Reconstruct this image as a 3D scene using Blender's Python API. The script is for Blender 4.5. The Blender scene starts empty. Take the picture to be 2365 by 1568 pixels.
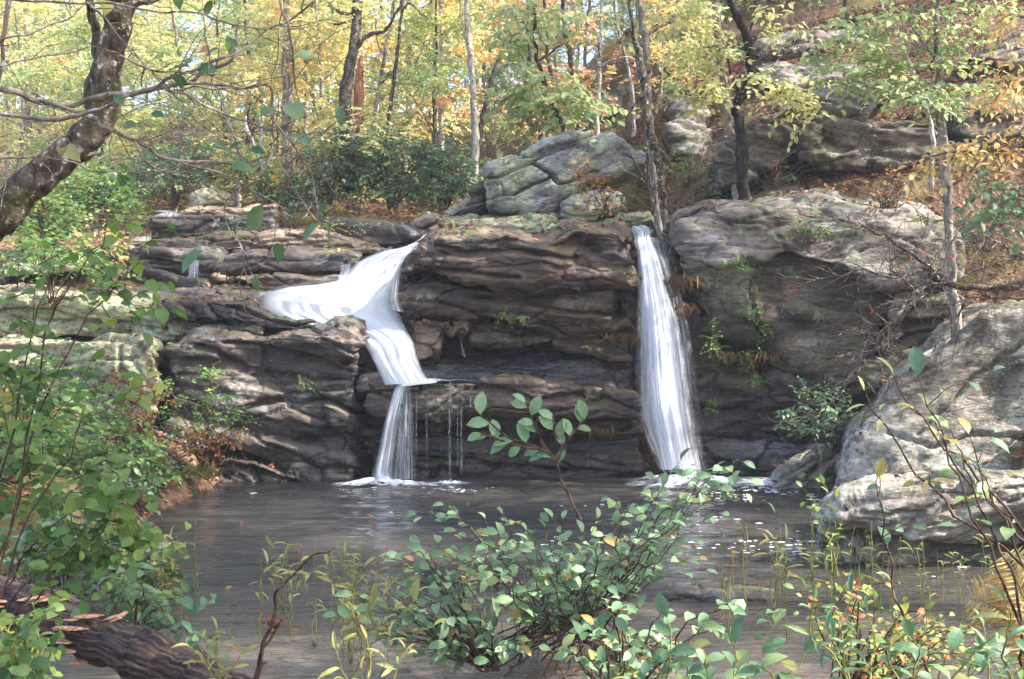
import bpy, bmesh, math, random
import numpy as np
from mathutils import Vector, Matrix

# ------------------------------------------------------------------ camera, sky, sun, exposure
SC = bpy.context.scene
CX, CY, F, HC = 1182.0, 784.0, 2600.0, 2.0     # picture centre and focal length in picture units, eye height in m
cam_d = bpy.data.cameras.new('camera'); cam = bpy.data.objects.new('camera', cam_d)
SC.collection.objects.link(cam); SC.camera = cam
cam.location = (0, 0, HC); cam.rotation_euler = (math.radians(90), 0, 0)
cam_d.sensor_width = 36; cam_d.lens = 36 * F / 2364; cam_d.clip_start = 0.1; cam_d.clip_end = 2000
SUN = Vector((0.68, -0.16, 0.66)).normalized()   # direction towards the sun: high, from the right
W = bpy.data.worlds.new('World'); SC.world = W; W.use_nodes = True
wn = W.node_tree.nodes; wl = W.node_tree.links
sky = wn.new('ShaderNodeTexSky'); sky.sky_type = 'NISHITA'; sky.sun_disc = False
sky.sun_elevation = math.asin(SUN.z); sky.sun_rotation = math.atan2(SUN.x, SUN.y)
sky.air_density = 1.0; sky.dust_density = 2.5
wl.new(sky.outputs[0], wn['Background'].inputs[0]); wn['Background'].inputs[1].default_value = 0.15
sl = bpy.data.lights.new('sun', 'SUN'); so = bpy.data.objects.new('sun', sl); SC.collection.objects.link(so)
sl.energy = 4.5; sl.angle = math.radians(0.5); sl.color = (1.0, 0.95, 0.88)
so.rotation_euler = SUN.to_track_quat('Z', 'Y').to_euler()
VS = SC.view_settings; VS.view_transform = 'Standard'; VS.look = 'None'; VS.gamma = 1; VS.exposure = 2.0
SC.cycles.max_bounces = 7; SC.cycles.diffuse_bounces = 3; SC.cycles.glossy_bounces = 2
SC.cycles.transmission_bounces = 4; SC.cycles.transparent_max_bounces = 24
SC.cycles.use_denoising = True
SC.cycles.caustics_reflective = False; SC.cycles.caustics_refractive = False
COL = SC.collection
rng = np.random.default_rng(7); R = random.Random(11)

def P(u, v, y):
    """the point of the place at distance y that stands at (u, v) of the surveyed photograph"""
    return Vector(((u - CX) * y / F, y, HC - (v - CY) * y / F))

# ------------------------------------------------------------------ noise
def _h(ix, iy, iz, seed):
    n = (ix * 374761393 + iy * 668265263 + iz * 2147483647 + seed * 1274126177) & 0xffffffff
    n = ((n ^ (n >> 13)) * 1274126177) & 0xffffffff
    n = ((n ^ (n >> 16)) * 2246822519) & 0xffffffff
    return ((n ^ (n >> 15)) & 0xffff) / 32767.5 - 1.0
def noise(x, y, z, seed=0):
    fx, fy, fz = np.floor(x), np.floor(y), np.floor(z)
    ix, iy, iz = fx.astype(np.int64), fy.astype(np.int64), fz.astype(np.int64)
    tx, ty, tz = x - fx, y - fy, z - fz
    tx = tx*tx*(3-2*tx); ty = ty*ty*(3-2*ty); tz = tz*tz*(3-2*tz)
    r = 0
    for a in (0, 1):
        wx = tx if a else 1 - tx
        for b in (0, 1):
            wy = ty if b else 1 - ty
            for c in (0, 1):
                wz = tz if c else 1 - tz
                r = r + wx*wy*wz*_h(ix+a, iy+b, iz+c, seed)
    return r
def fbm(x, y, z, seed=0, octs=4, gain=0.5):
    r = 0; a = 1.0; f = 1.0
    for i in range(octs):
        r = r + a*noise(x*f + i*17.3, y*f + i*9.1, z*f + i*4.7, seed+i); a *= gain; f *= 2.03
    return r

def sstep(a, b, x):
    t = np.clip((x-a)/(b-a), 0, 1); return t*t*(3-2*t)
def H(x, y):
    """height of the ground"""
    x = np.asarray(x, float); y = np.asarray(y, float)
    n = fbm(x*0.35, y*0.35, 0*x, 3, 4)
    up = 2.9 + 0.20*np.clip(y-17.5, 0, 12) + 0.27*np.clip(y-29.5, 0, 38) + 0.03*np.clip(y-67.5, 0, 400)
    right = 3.2 + np.clip(x-1.8, 0, 12)*0.22 + np.clip(y-17.5, 0, 9)*0.46 + np.clip(y-26.5, 0, 14)*0.40 + np.clip(y-40, 0, 400)*0.2
    w = sstep(1.2, 4.5, x - 0.02*(y-17))
    back = up*(1-w) + np.maximum(right, up)*w
    back = back - 0.8*np.exp(-((x+4.5)/1.2)**2)*sstep(17, 19, y)*(1-sstep(26, 32, y))
    pool = -0.7 + 0*x
    # left bank
    lb = sstep(-3.3, -4.6, x + 0.0*y - 0.55*np.clip(y-9, -6, 0)*0.5)
    leftz = 0.15 + 0.30*np.clip(-x-3.6, 0, 6)
    rb = sstep(4.9, 6.2, x)
    rightz = 0.3 + 0.55*np.clip(x-4.9, 0, 8)
    near = sstep(3.9, 2.6, y)
    f = pool*(1-lb) + leftz*lb
    f = f*(1-rb) + rightz*rb
    f = np.maximum(f, -0.7 + near*1.0)
    w2 = sstep(16.9, 18.6, y)
    z = f*(1-w2) + back*w2
    rr = sstep(5.2, 6.6, x)*sstep(13.5, 17.5, y)*(1-w2); z = z*(1-rr) + (2.6+0.2*(x-6))*rr
    return z + 0.16*n*(0.4+0.6*w2)
def ground_y(u, v, y0=17.0, y1=120.0):
    y = np.linspace(y0, y1, 1200); x = (u-CX)*y/F; z = HC-(v-CY)*y/F
    hit = np.nonzero(z <= H(x, y))[0]
    return float(y[hit[0]]) if len(hit) else y1
# ------------------------------------------------------------------ object helpers
def props(o, label=None, cat=None, group=None, kind=None):
    if label: o['label'] = label
    if cat: o['category'] = cat
    if group: o['group'] = group
    if kind: o['kind'] = kind
    return o
def mesh_obj(name, verts, faces, mats, parent=None, smooth=True, attr=None, origin=None, midx=None):
    me = bpy.data.meshes.new(name)
    v = np.asarray(verts, dtype=np.float32)
    if origin is None:
        origin = (float(v[:,0].mean()), float(v[:,1].mean()), float(v[:,2].min())) if parent is None else None
    if parent is not None:
        origin = tuple(parent.matrix_basis.translation) if origin is None else origin
    v = v - np.array(origin, dtype=np.float32)
    if isinstance(faces, np.ndarray):
        n, k = faces.shape
        me.vertices.add(len(v)); me.vertices.foreach_set('co', v.ravel())
        me.loops.add(n*k); me.loops.foreach_set('vertex_index', faces.ravel().astype(np.int32))
        me.polygons.add(n); me.polygons.foreach_set('loop_start', np.arange(0, n*k, k, dtype=np.int32))
        me.polygons.foreach_set('loop_total', np.full(n, k, dtype=np.int32))
        me.update(calc_edges=True)
    else:
        me.from_pydata([tuple(p) for p in v], [], faces); me.update()
    if attr is not None:
        a = me.attributes.new('rnd', 'FLOAT', 'POINT'); a.data.foreach_set('value', np.asarray(attr, dtype=np.float32))
    for m in (mats if isinstance(mats, (list, tuple)) else [mats]): me.materials.append(m)
    if midx is not None: me.polygons.foreach_set('material_index', np.asarray(midx, dtype=np.int32))
    if smooth: me.polygons.foreach_set('use_smooth', np.ones(len(me.polygons), dtype=bool))
    o = bpy.data.objects.new(name, me); COL.objects.link(o)
    if parent is None: o.location = origin
    else:
        o.parent = parent
        o.location = tuple(np.array(origin) - np.array(parent.matrix_basis.translation))
    return o
def empty(name, loc, rz=0.0):
    o = bpy.data.objects.new(name, None); COL.objects.link(o); o.location = loc; o.rotation_euler = (0, 0, rz)
    o.empty_display_size = 0.1
    return o
def copy_tree(o, loc, rz=0.0, sc=1.0):
    c = o.copy(); COL.objects.link(c); c.location = loc; c.rotation_euler = (0, 0, rz); c.scale = (sc, sc, sc)
    for ch in o.children:
        d = ch.copy(); COL.objects.link(d); d.parent = c
    return c

# ------------------------------------------------------------------ materials
def srgb(h):
    h = h.lstrip('#'); c = [int(h[i:i+2], 16)/255 for i in (0, 2, 4)]
    return tuple((x/12.92 if x <= 0.04045 else ((x+0.055)/1.055)**2.4) for x in c) + (1,)
class NT:
    def __init__(s, name):
        s.m = bpy.data.materials.new(name); s.m.use_nodes = True
        s.t = s.m.node_tree; s.n = s.t.nodes; s.l = s.t.links; s.b = s.n['Principled BSDF']
    def node(s, typ, **kw):
        n = s.n.new(typ)
        for k, v in kw.items(): setattr(n, k, v)
        return n
    def set(s, node, **kw):
        for k, v in kw.items():
            i = node.inputs[k.replace('_', ' ')] if not k.startswith('i') or not k[1:].isdigit() else node.inputs[int(k[1:])]
            if hasattr(v, 'is_linked') or isinstance(v, bpy.types.NodeSocket): s.l.new(v, i)
            else: i.default_value = v
        return node
    def ramp(s, fac, stops, interp='LINEAR'):
        r = s.node('ShaderNodeValToRGB'); cr = r.color_ramp; cr.interpolation = interp
        while len(cr.elements) < len(stops): cr.elements.new(0.5)
        for e, (p, c) in zip(cr.elements, stops):
            e.position = p; e.color = c if len(c) == 4 else tuple(c) + (1,)
        s.l.new(fac, r.inputs[0]); return r.outputs[0]
    def noise(s, vec, scale, detail=4, rough=0.55, dist=0.0):
        n = s.node('ShaderNodeTexNoise'); s.l.new(vec, n.inputs['Vector'])
        n.inputs['Scale'].default_value = scale; n.inputs['Detail'].default_value = detail
        n.inputs['Roughness'].default_value = rough; n.inputs['Distortion'].default_value = dist
        return n.outputs[0]
    def mapping(s, vec, scale=(1,1,1), rot=(0,0,0), loc=(0,0,0)):
        n = s.node('ShaderNodeMapping'); s.l.new(vec, n.inputs[0])
        n.inputs['Scale'].default_value = scale; n.inputs['Rotation'].default_value = rot; n.inputs['Location'].default_value = loc
        return n.outputs[0]
    def mix(s, fac, a, b):
        n = s.node('ShaderNodeMix', data_type='RGBA')
        for i, v in ((0, fac), (6, a), (7, b)):
            if isinstance(v, bpy.types.NodeSocket): s.l.new(v, n.inputs[i])
            else: n.inputs[i].default_value = v
        return n.outputs[2]
    def math(s, op, a, b=0.0, clamp=False):
        n = s.node('ShaderNodeMath', operation=op); n.use_clamp = clamp
        for i, v in ((0, a), (1, b)):
            if isinstance(v, bpy.types.NodeSocket): s.l.new(v, n.inputs[i])
            else: n.inputs[i].default_value = v
        return n.outputs[0]
    def bump(s, h, strength, dist, normal=None):
        n = s.node('ShaderNodeBump'); n.inputs['Strength'].default_value = strength; n.inputs['Distance'].default_value = dist
        s.l.new(h, n.inputs['Height'])
        if normal is not None: s.l.new(normal, n.inputs['Normal'])
        return n.outputs[0]
    def coords(s, which='Object'):
        return s.node('ShaderNodeTexCoord').outputs[which]
    def position(s):
        return s.node('ShaderNodeNewGeometry').outputs['Position']
def G(v): return (v, v, v, 1)

def rock_mat(name, dark, mid, light, tilt=0.12, lichen=0.3, lichen_c='#a9b39a', moss=0.3, rough=0.75, stain=None, spec=0.3, zs=6.0, bump=1.0, top_pale=0.0):
    t = NT(name); p = t.position()
    mp = t.mapping(p, (0.55, 0.55, zs*0.55), (0, tilt, 0))
    a = t.noise(mp, 2.2, 10, 0.66, 0.2)
    b = t.noise(p, 0.9, 5, 0.6, 0.3)
    fine = t.noise(t.mapping(p, (1, 1, 2.2), (0, tilt, 0)), 14, 6, 0.7)
    c = t.ramp(a, [(0.30, srgb(dark)), (0.47, srgb(mid)), (0.70, srgb(light))])
    c2 = t.ramp(a, [(0.35, srgb(dark)), (0.60, srgb(stain or mid)), (0.8, srgb(light))])
    c = t.mix(t.ramp(b, [(0.42, G(0)), (0.62, G(1))]), c, c2)
    sp = t.ramp(fine, [(0.32, G(0.45)), (0.5, G(1.0)), (0.72, G(1.5))])
    n = t.node('ShaderNodeMix', data_type='RGBA', blend_type='MULTIPLY'); n.inputs[0].default_value = 1
    t.l.new(c, n.inputs[6]); t.l.new(sp, n.inputs[7]); c = n.outputs[2]
    # mineral seams: thin dark lines along the bedding
    seam = t.noise(t.mapping(p, (0.35, 0.35, zs*1.1), (0, tilt, 0)), 2.6, 6, 0.55, 0.15)
    sd = t.math('ABSOLUTE', t.math('SUBTRACT', seam, 0.5))
    sm = t.ramp(sd, [(0.0, G(1)), (0.022, G(0))])
    c = t.mix(t.math('MULTIPLY', sm, 0.75), c, tuple(x*0.35 for x in srgb(dark)[:3])+(1,))
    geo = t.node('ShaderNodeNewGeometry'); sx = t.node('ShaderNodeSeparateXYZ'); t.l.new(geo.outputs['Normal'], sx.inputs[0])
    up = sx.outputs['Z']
    if top_pale > 0:   # upward faces blended towards the palest rock tone
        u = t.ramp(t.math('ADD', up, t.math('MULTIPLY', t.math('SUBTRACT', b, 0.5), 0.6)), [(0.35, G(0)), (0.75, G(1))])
        c = t.mix(t.math('MULTIPLY', u, top_pale), c, srgb(light))
    if lichen > 0:
        l1 = t.noise(p, 9, 9, 0.72, 0.2); l2 = t.noise(p, 1.3, 3, 0.5)
        m = t.math('MULTIPLY', t.ramp(l1, [(0.52-0.12*lichen, G(0)), (0.60-0.10*lichen, G(1))]), t.ramp(l2, [(0.62-0.3*lichen, G(0)), (0.72-0.22*lichen, G(1))]))
        lc = t.mix(t.noise(p, 30, 2), srgb(lichen_c), tuple(x*0.55 for x in srgb(lichen_c)[:3])+(1,))
        c = t.mix(t.math('MULTIPLY', m, 0.85), c, lc)
        l3 = t.noise(p, 26, 6, 0.75); l4 = t.noise(p, 2.2, 4, 0.6)   # small crusty lichen spots
        c = t.mix(t.math('MULTIPLY', t.ramp(l3, [(0.60-0.04*lichen, G(0)), (0.63-0.04*lichen, G(1))]), t.ramp(l4, [(0.45, G(0)), (0.55, G(0.7*min(1, lichen*2)))])), c, srgb(lichen_c))
    if moss > 0:
        m1 = t.noise(p, 3.5, 8, 0.7)
        v = t.math('ADD', m1, t.math('MULTIPLY', up, 0.12))
        m = t.ramp(v, [(0.66-0.16*moss, G(0)), (0.74-0.12*moss, G(1))])
        c = t.mix(t.math('MULTIPLY', m, 0.8), c, t.mix(t.noise(p, 25, 3), srgb('#2b3513'), srgb('#5a6526')))
    t.l.new(c, t.b.inputs['Base Color'])
    t.b.inputs['Specular IOR Level'].default_value = spec
    rr = t.ramp(b, [(0.35, G(max(0.12, rough-0.18))), (0.65, G(min(1, rough+0.12)))]); t.l.new(rr, t.b.inputs['Roughness'])
    h1 = t.noise(t.mapping(p, (1, 1, 3.5), (0, tilt, 0)), 5.5, 10, 0.68, 0.3)
    h2 = t.noise(p, 38, 4, 0.6)
    nn = t.bump(h1, 0.65*bump, 0.05); nn = t.bump(h2, 0.45*bump, 0.01, nn); nn = t.bump(seam, 0.5*bump, 0.05, nn)
    t.l.new(nn, t.b.inputs['Normal'])
    return t.m

def leaf_mat(name, stops, trans=0.45, rough=0.45, spec=0.35, veins=False):
    """stops: (position, colour) read along the per-leaf random value"""
    t = NT(name)
    at = t.node('ShaderNodeAttribute'); at.attribute_name = 'rnd'
    c = t.ramp(at.outputs['Fac'], [(p, srgb(h)) for p, h in stops])
    oi = t.node('ShaderNodeObjectInfo')
    nz = t.noise(t.position(), 45, 5, 0.7)
    c = t.mix(t.math('MULTIPLY', t.ramp(nz, [(0.48, G(0)), (0.62, G(1))]), 0.55), c, t.mix(0.55, c, srgb('#5c4a22')))
    t.l.new(t.bump(nz, 0.35, 0.01), t.b.inputs['Normal'])
    t.l.new(c, t.b.inputs['Base Color']); t.b.inputs['Roughness'].default_value = rough
    t.b.inputs['Specular IOR Level'].default_value = spec
    tr = t.node('ShaderNodeBsdfTranslucent'); hs = t.node('ShaderNodeHueSaturation')
    hs.inputs['Saturation'].default_value = 1.1; hs.inputs['Value'].default_value = 1.25
    t.l.new(c, hs.inputs['Color']); t.l.new(hs.outputs[0], tr.inputs[0])
    mx = t.node('ShaderNodeMixShader'); mx.inputs[0].default_value = trans
    t.l.new(t.b.outputs[0], mx.inputs[1]); t.l.new(tr.outputs[0], mx.inputs[2])
    t.l.new(mx.outputs[0], t.n['Material Output'].inputs[0])
    return t.m
def bark_mat(name, dark, mid, light, patch=0.3, zsc=0.35, patch_c='#c8c6ba', moss=0.0, scale=14, bump=1.0):
    t = NT(name); p = t.position()
    a = t.noise(t.mapping(p, (1, 1, zsc)), scale, 8, 0.65, 0.4)
    c = t.ramp(a, [(0.35, srgb(dark)), (0.5, srgb(mid)), (0.7, srgb(light))])
    b = t.noise(p, 19, 7, 0.72)
    c = t.mix(t.ramp(b, [(0.62-0.2*patch, G(0)), (0.68-0.17*patch, G(1))]), c, srgb(patch_c)) if patch > 0 else c
    if moss > 0:
        c = t.mix(t.math('MULTIPLY', t.ramp(t.noise(p, 3, 6, 0.7), [(0.62-0.25*moss, G(0)), (0.72-0.2*moss, G(1))]), 0.85), c, srgb('#4a5220'))
    t.l.new(c, t.b.inputs['Base Color']); t.b.inputs['Roughness'].default_value = 0.85; t.b.inputs['Specular IOR Level'].default_value = 0.2
    t.l.new(t.bump(a, 0.8*bump, 0.02), t.b.inputs['Normal'])
    return t.m

M = {}
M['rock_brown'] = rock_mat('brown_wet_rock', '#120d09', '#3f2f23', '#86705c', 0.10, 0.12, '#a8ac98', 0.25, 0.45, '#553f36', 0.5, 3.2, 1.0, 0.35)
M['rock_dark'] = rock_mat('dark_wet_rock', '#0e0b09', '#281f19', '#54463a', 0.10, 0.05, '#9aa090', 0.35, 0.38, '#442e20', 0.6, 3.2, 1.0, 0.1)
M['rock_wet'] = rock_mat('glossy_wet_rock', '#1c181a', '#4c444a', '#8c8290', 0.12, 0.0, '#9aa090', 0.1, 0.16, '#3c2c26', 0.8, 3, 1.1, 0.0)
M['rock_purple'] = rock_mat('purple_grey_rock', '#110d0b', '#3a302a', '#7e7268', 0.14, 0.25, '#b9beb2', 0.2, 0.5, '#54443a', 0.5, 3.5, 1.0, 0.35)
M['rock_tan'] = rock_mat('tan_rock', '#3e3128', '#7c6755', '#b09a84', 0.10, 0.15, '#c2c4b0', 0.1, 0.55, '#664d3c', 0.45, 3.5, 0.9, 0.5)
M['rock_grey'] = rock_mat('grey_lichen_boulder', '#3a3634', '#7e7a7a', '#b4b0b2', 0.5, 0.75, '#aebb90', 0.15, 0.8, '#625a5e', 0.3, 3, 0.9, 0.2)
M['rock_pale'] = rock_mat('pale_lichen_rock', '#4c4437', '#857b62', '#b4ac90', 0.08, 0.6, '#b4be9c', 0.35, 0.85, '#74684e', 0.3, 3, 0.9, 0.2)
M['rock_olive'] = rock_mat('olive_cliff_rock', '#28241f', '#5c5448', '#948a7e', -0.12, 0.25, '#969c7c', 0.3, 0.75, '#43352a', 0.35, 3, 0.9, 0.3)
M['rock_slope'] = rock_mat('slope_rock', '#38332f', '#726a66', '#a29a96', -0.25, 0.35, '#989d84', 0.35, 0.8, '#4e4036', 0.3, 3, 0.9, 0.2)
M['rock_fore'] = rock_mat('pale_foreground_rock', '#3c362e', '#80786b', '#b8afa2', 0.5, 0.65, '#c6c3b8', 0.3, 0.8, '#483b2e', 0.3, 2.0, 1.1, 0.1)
# ------------------------------------------------------------------ rocks
def cells(x, y, z, seed):
    """broken-block pattern: a random value per cell and the distance to the joint between two cells"""
    ix, iy, iz = [np.floor(a).astype(np.int64) for a in (x, y, z)]; f1 = np.full(x.shape, 9.0); f2 = f1.copy(); val = np.zeros(x.shape)
    for a in (-1, 0, 1):
        for b in (-1, 0, 1):
            for c in (-1, 0, 1):
                jx, jy, jz = ix+a, iy+b, iz+c
                px = jx+.5+.45*_h(jx, jy, jz, seed+1); py = jy+.5+.45*_h(jx, jy, jz, seed+2); pz = jz+.5+.45*_h(jx, jy, jz, seed+3)
                dd = np.sqrt((x-px)**2+(y-py)**2+(z-pz)**2); n = dd < f1
                f2 = np.where(n, f1, np.minimum(f2, dd)); val = np.where(n, _h(jx, jy, jz, seed+4), val); f1 = np.where(n, dd, f1)
    return val, f2-f1
def poly_resample(pts, step, jit, seed):
    pts = [np.array(p, float) for p in pts]; out = []
    n = len(pts)
    for i in range(n):
        a, b = pts[i], pts[(i+1) % n]; L = np.linalg.norm(b-a); k = max(1, int(L/step))
        for j in range(k): out.append(a + (b-a)*j/k)
    q = np.array(out)
    z = np.zeros(len(q))
    nx = fbm(q[:,0]*2.5, q[:,1]*2.5, z, seed, 3); nz = fbm(q[:,0]*2.5+40, q[:,1]*2.5, z, seed+5, 3)
    q = q + np.stack([nx, nz], 1)*jit
    return q
def rock(name, pts, y, depth, mat, label, cat='rock', bevel=0.15, vox=0.03, lean=0.0, skew=0.0, rise=0.0, strata=1.0, tilt=0.10,
         big=0.06, fine=0.012, cracks=(), block=1.0, jit=0.03, seed=None, back=None, group=None, spread=0.0, smooth=1, pocks=()):
    """one rock: a traced front outline at distance y, given real thickness, rounded edges, bedding ledges, cracks and weathering"""
    seed = seed if seed is not None else (sum(int(a) for a, b in pts) % 977)
    w = [((u-CX)*y/F, HC-(v-CY)*y/F) for u, v in pts]
    area = sum(w[i][0]*w[(i+1) % len(w)][1]-w[(i+1) % len(w)][0]*w[i][1] for i in range(len(w)))
    if area < 0: w = w[::-1]                      # counter-clockwise in x,z
    q = poly_resample(w, max(vox*2.5, 0.06), jit, seed); n = len(q)
    tang = np.roll(q, -1, 0)-np.roll(q, 1, 0); tang /= np.linalg.norm(tang, axis=1)[:, None]+1e-9
    nin = np.stack([-tang[:, 1], tang[:, 0]], 1)   # inward
    cen = q.mean(0); zc = cen[1]; xc = cen[0]
    # each rock runs back obliquely, away from the pool's axis
    shx = 0.92*(q[:, 0].min() if q[:, 0].min() > 0 else (q[:, 0].max() if q[:, 0].max() < 0 else 0))/y
    shz = 0.92*(q[:, 1].max()-HC if q[:, 1].max() < HC else 0)/y
    rings = []
    def ring(ins, dy, dz=0.0, sc=0.0):
        r = q + nin*ins + (q-cen)*sc
        yy = y + dy + lean*(r[:, 1]-zc) + skew*(r[:, 0]-xc)
        return np.stack([r[:, 0]+shx*dy, yy, r[:, 1]+dz+shz*dy], 1)
    for k in range(5):
        a = k/4*math.pi/2
        rings.append(ring(bevel*(1-math.sin(a)), bevel*(1-math.cos(a))*1.0 if k else 0.0))
    nb = 4
    for k in range(1, nb+1):
        f = k/nb
        rings.append(ring(0.0, bevel + (depth-bevel)*f, rise*f, spread*f))
    bm = bmesh.new(); R_ = [[bm.verts.new(p) for p in r] for r in rings]
    for a, b in zip(R_[:-1], R_[1:]):
        for i in range(n):
            j = (i+1) % n; bm.faces.new((a[i], a[j], b[j], b[i]))
    bm.faces.new(R_[0][::-1]); bm.faces.new(R_[-1])
    bmesh.ops.triangulate(bm, faces=[f for f in bm.faces if len(f.verts) > 4])
    bmesh.ops.recalc_face_normals(bm, faces=bm.faces)
    me = bpy.data.meshes.new('tmp'); bm.to_mesh(me); bm.free()
    o = bpy.data.objects.new('tmp', me); COL.objects.link(o)
    md = o.modifiers.new('r', 'REMESH'); md.mode = 'VOXEL'; md.voxel_size = vox
    dg = bpy.context.evaluated_depsgraph_get(); ev = o.evaluated_get(dg); m2 = ev.to_mesh()
    nv = len(m2.vertices); co = np.empty(nv*3, np.float32); m2.vertices.foreach_get('co', co); co = co.reshape(-1, 3).astype(float)
    fl = np.empty(len(m2.loops), np.int32); m2.loops.foreach_get('vertex_index', fl)
    tot = np.empty(len(m2.polygons), np.int32); m2.polygons.foreach_get('loop_total', tot)
    ev.to_mesh_clear(); bpy.data.objects.remove(o); bpy.data.meshes.remove(me)
    assert (tot == 4).all()
    fc = fl.reshape(-1, 4)
    for _ in range(smooth):                         # ease the voxel steps
        acc = np.zeros_like(co); cnt = np.zeros(nv)
        for a, b in ((0, 1), (1, 2), (2, 3), (3, 0)):
            for i, j in ((a, b), (b, a)):
                for d in range(3): acc[:, d] += np.bincount(fc[:, i], co[fc[:, j], d], nv)
                cnt += np.bincount(fc[:, i], minlength=nv)
        co = 0.4*co + 0.6*acc/np.maximum(cnt, 1)[:, None]
    def normals():
        d1 = co[fc[:, 2]]-co[fc[:, 0]]; d2 = co[fc[:, 3]]-co[fc[:, 1]]; fn = np.cross(d1, d2)
        N = np.zeros_like(co)
        for k in range(4):
            for d in range(3): N[:, d] += np.bincount(fc[:, k], fn[:, d], nv)
        return N/(np.linalg.norm(N, axis=1)[:, None]+1e-9)
    N = normals(); x, yy, z = co.T
    d = big*1.6*fbm(x*0.9, yy*0.9, z*1.3, seed, 3)
    co = co + N*d[:, None]; x, yy, z = co.T
    s = z - tilt*x - 0.05*yy + 0.09*fbm(x*0.45, yy*0.45, z*0.6, seed+3, 3)
    horiz = np.clip(1.15-np.abs(N[:, 2]), 0.15, 1)
    l1 = noise(x*0.30, yy*0.5, s*3.6, seed+7); l2 = noise(x*0.7, yy*0.9, s*10, seed+9); l3 = noise(x*1.6, yy*2, s*26, seed+13)
    st = 0.034*np.tanh(7*l1) + 0.014*np.tanh(8*l2) + 0.006*l3
    blk = noise(x*0.9+s*0.6, yy*0.9, s*1.4, seed+21); st = st + 0.025*np.tanh(8*blk)
    cr, edge = cells(x*0.8+0.15*fbm(x, yy, z, seed+41, 2), yy*0.8, s*2.1+0.15*fbm(x*.8, yy*.8, z, seed+43, 2), seed)
    cr2, edge2 = cells(x*2.6, yy*2.4, s*7.5+0.4*l1, seed+5)
    brk = block*(0.075*cr - 0.07*np.exp(-(edge/0.035)**2) + 0.016*cr2 - 0.022*np.exp(-(edge2/0.07)**2))
    d = strata*st*horiz + brk + fine*fbm(x*5, yy*5, z*7, seed+31, 3) + 0.6*fine*fbm(x*14, yy*14, s*30, seed+33, 2)
    N = normals()
    # cracks: grooves cut into the face along traced lines
    if cracks:
        U = CX + co[:, 0]/co[:, 1]*F; V = CY - (co[:, 2]-HC)/co[:, 1]*F
        for line, wd, dp in cracks:
            best = np.full(nv, 1e9)
            jx = 3.0*noise(U*0.03, V*0.03, 0*U, seed); jy = 3.0*noise(U*0.03+9, V*0.03, 0*U, seed)
            for (a, b) in zip(line[:-1], line[1:]):
                ax, ay = a; bx, by = b; L = (bx-ax)**2+(by-ay)**2+1e-9
                t = np.clip(((U+jx-ax)*(bx-ax)+(V+jy-ay)*(by-ay))/L, 0, 1)
                best = np.minimum(best, np.hypot(U+jx-ax-t*(bx-ax), V+jy-ay-t*(by-ay)))
            front = N[:, 1] < 0.25
            d = d - np.where(front, 1.5*dp*np.exp(-(best/(wd*0.8))**2), 0)
        for (pu, pv, pr, pd) in pocks:
            rr = np.hypot((U-pu), (V-pv))/pr
            d = d - np.where(N[:, 1] < 0.3, pd*np.exp(-rr**2*1.5), 0)
    co = co + N*d[:, None]
    ob = mesh_obj(name, co, fc, mat if not isinstance(mat, str) else M[mat])
    return props(ob, label, cat, group)

RK = rock
# --- the central fall rock, a stack of thick beds
RK('upper_rock_block', [(915,628),(928,588),(965,562),(1000,549),(1090,540),(1159,533),(1215,541),(1262,546),(1333,525),(1437,523),(1466,540),(1474,600),(1468,672),(1380,676),(1280,668),(1180,663),(1080,652),(1000,640),(965,636),(935,652)],
   16.1, 2.6, 'rock_brown', 'massive overhanging brown rock block with a scooped lip between the waterfalls', 'rock', bevel=0.16, vox=0.021, rise=0.30, lean=-0.22, strata=0.75, block=0.6, big=0.11, tilt=0.05,
   cracks=[([(925,640),(990,620),(1060,628),(1200,640)], 5, 0.10), ([(985,560),(1080,590),(1200,580),(1330,600)], 7, 0.07)],
   pocks=[(1325,560,26,0.22),(1290,562,24,0.14),(1362,575,22,0.20),(1340,600,18,0.10)])
RK('rock_bed', [(922,700),(926,672),(945,656),(1000,644),(1100,656),(1300,670),(1462,672),(1470,760),(1400,772),(1330,780),(1270,768),(1180,748),(1095,738),(1040,724),(960,712)],
   16.42, 2.2, 'rock_brown', 'long brown rock bed directly under the massive scooped block', 'rock', bevel=0.12, vox=0.021, lean=-0.25, block=0.7, strata=1.1, tilt=-0.06,
   cracks=[([(1100,690),(1200,700),(1300,720),(1440,728)], 5, 0.09), ([(930,690),(1010,700),(1090,725)], 4, 0.06)],
   pocks=[(1446,730,26,0.5),(1440,690,20,0.3)])
RK('rock_bed', [(940,722),(1000,712),(1095,740),(1180,750),(1275,766),(1400,770),(1462,772),(1456,836),(1380,818),(1275,795),(1240,800),(1190,806),(1112,800),(1092,790),(1086,756),(1000,732)],
   16.7, 1.6, 'rock_brown', 'thin tapering rock bed with a square broken edge above the dark cave', 'rock', bevel=0.08, vox=0.021, strata=1.1, tilt=-0.10,
   cracks=[([(1272,766),(1272,800)], 3, 0.10), ([(1180,772),(1270,780),(1400,800)], 4, 0.06)])
RK('rock_wedge', [(948,735),(980,726),(1040,738),(1088,752),(1070,766),(1036,772),(1018,796),(1004,830),(962,845),(950,800)],
   16.62, 1.4, 'rock_tan', 'tan wedge of rock beside the white cascade, left wall of the dark cave', 'rock', bevel=0.08, vox=0.022, strata=0.8)
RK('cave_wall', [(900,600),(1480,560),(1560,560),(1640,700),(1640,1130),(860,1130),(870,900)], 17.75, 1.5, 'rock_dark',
   'dark recessed rock wall at the back of the cave and behind the right fall', 'rock face', bevel=0.2, vox=0.05, strata=1.2)
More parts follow.
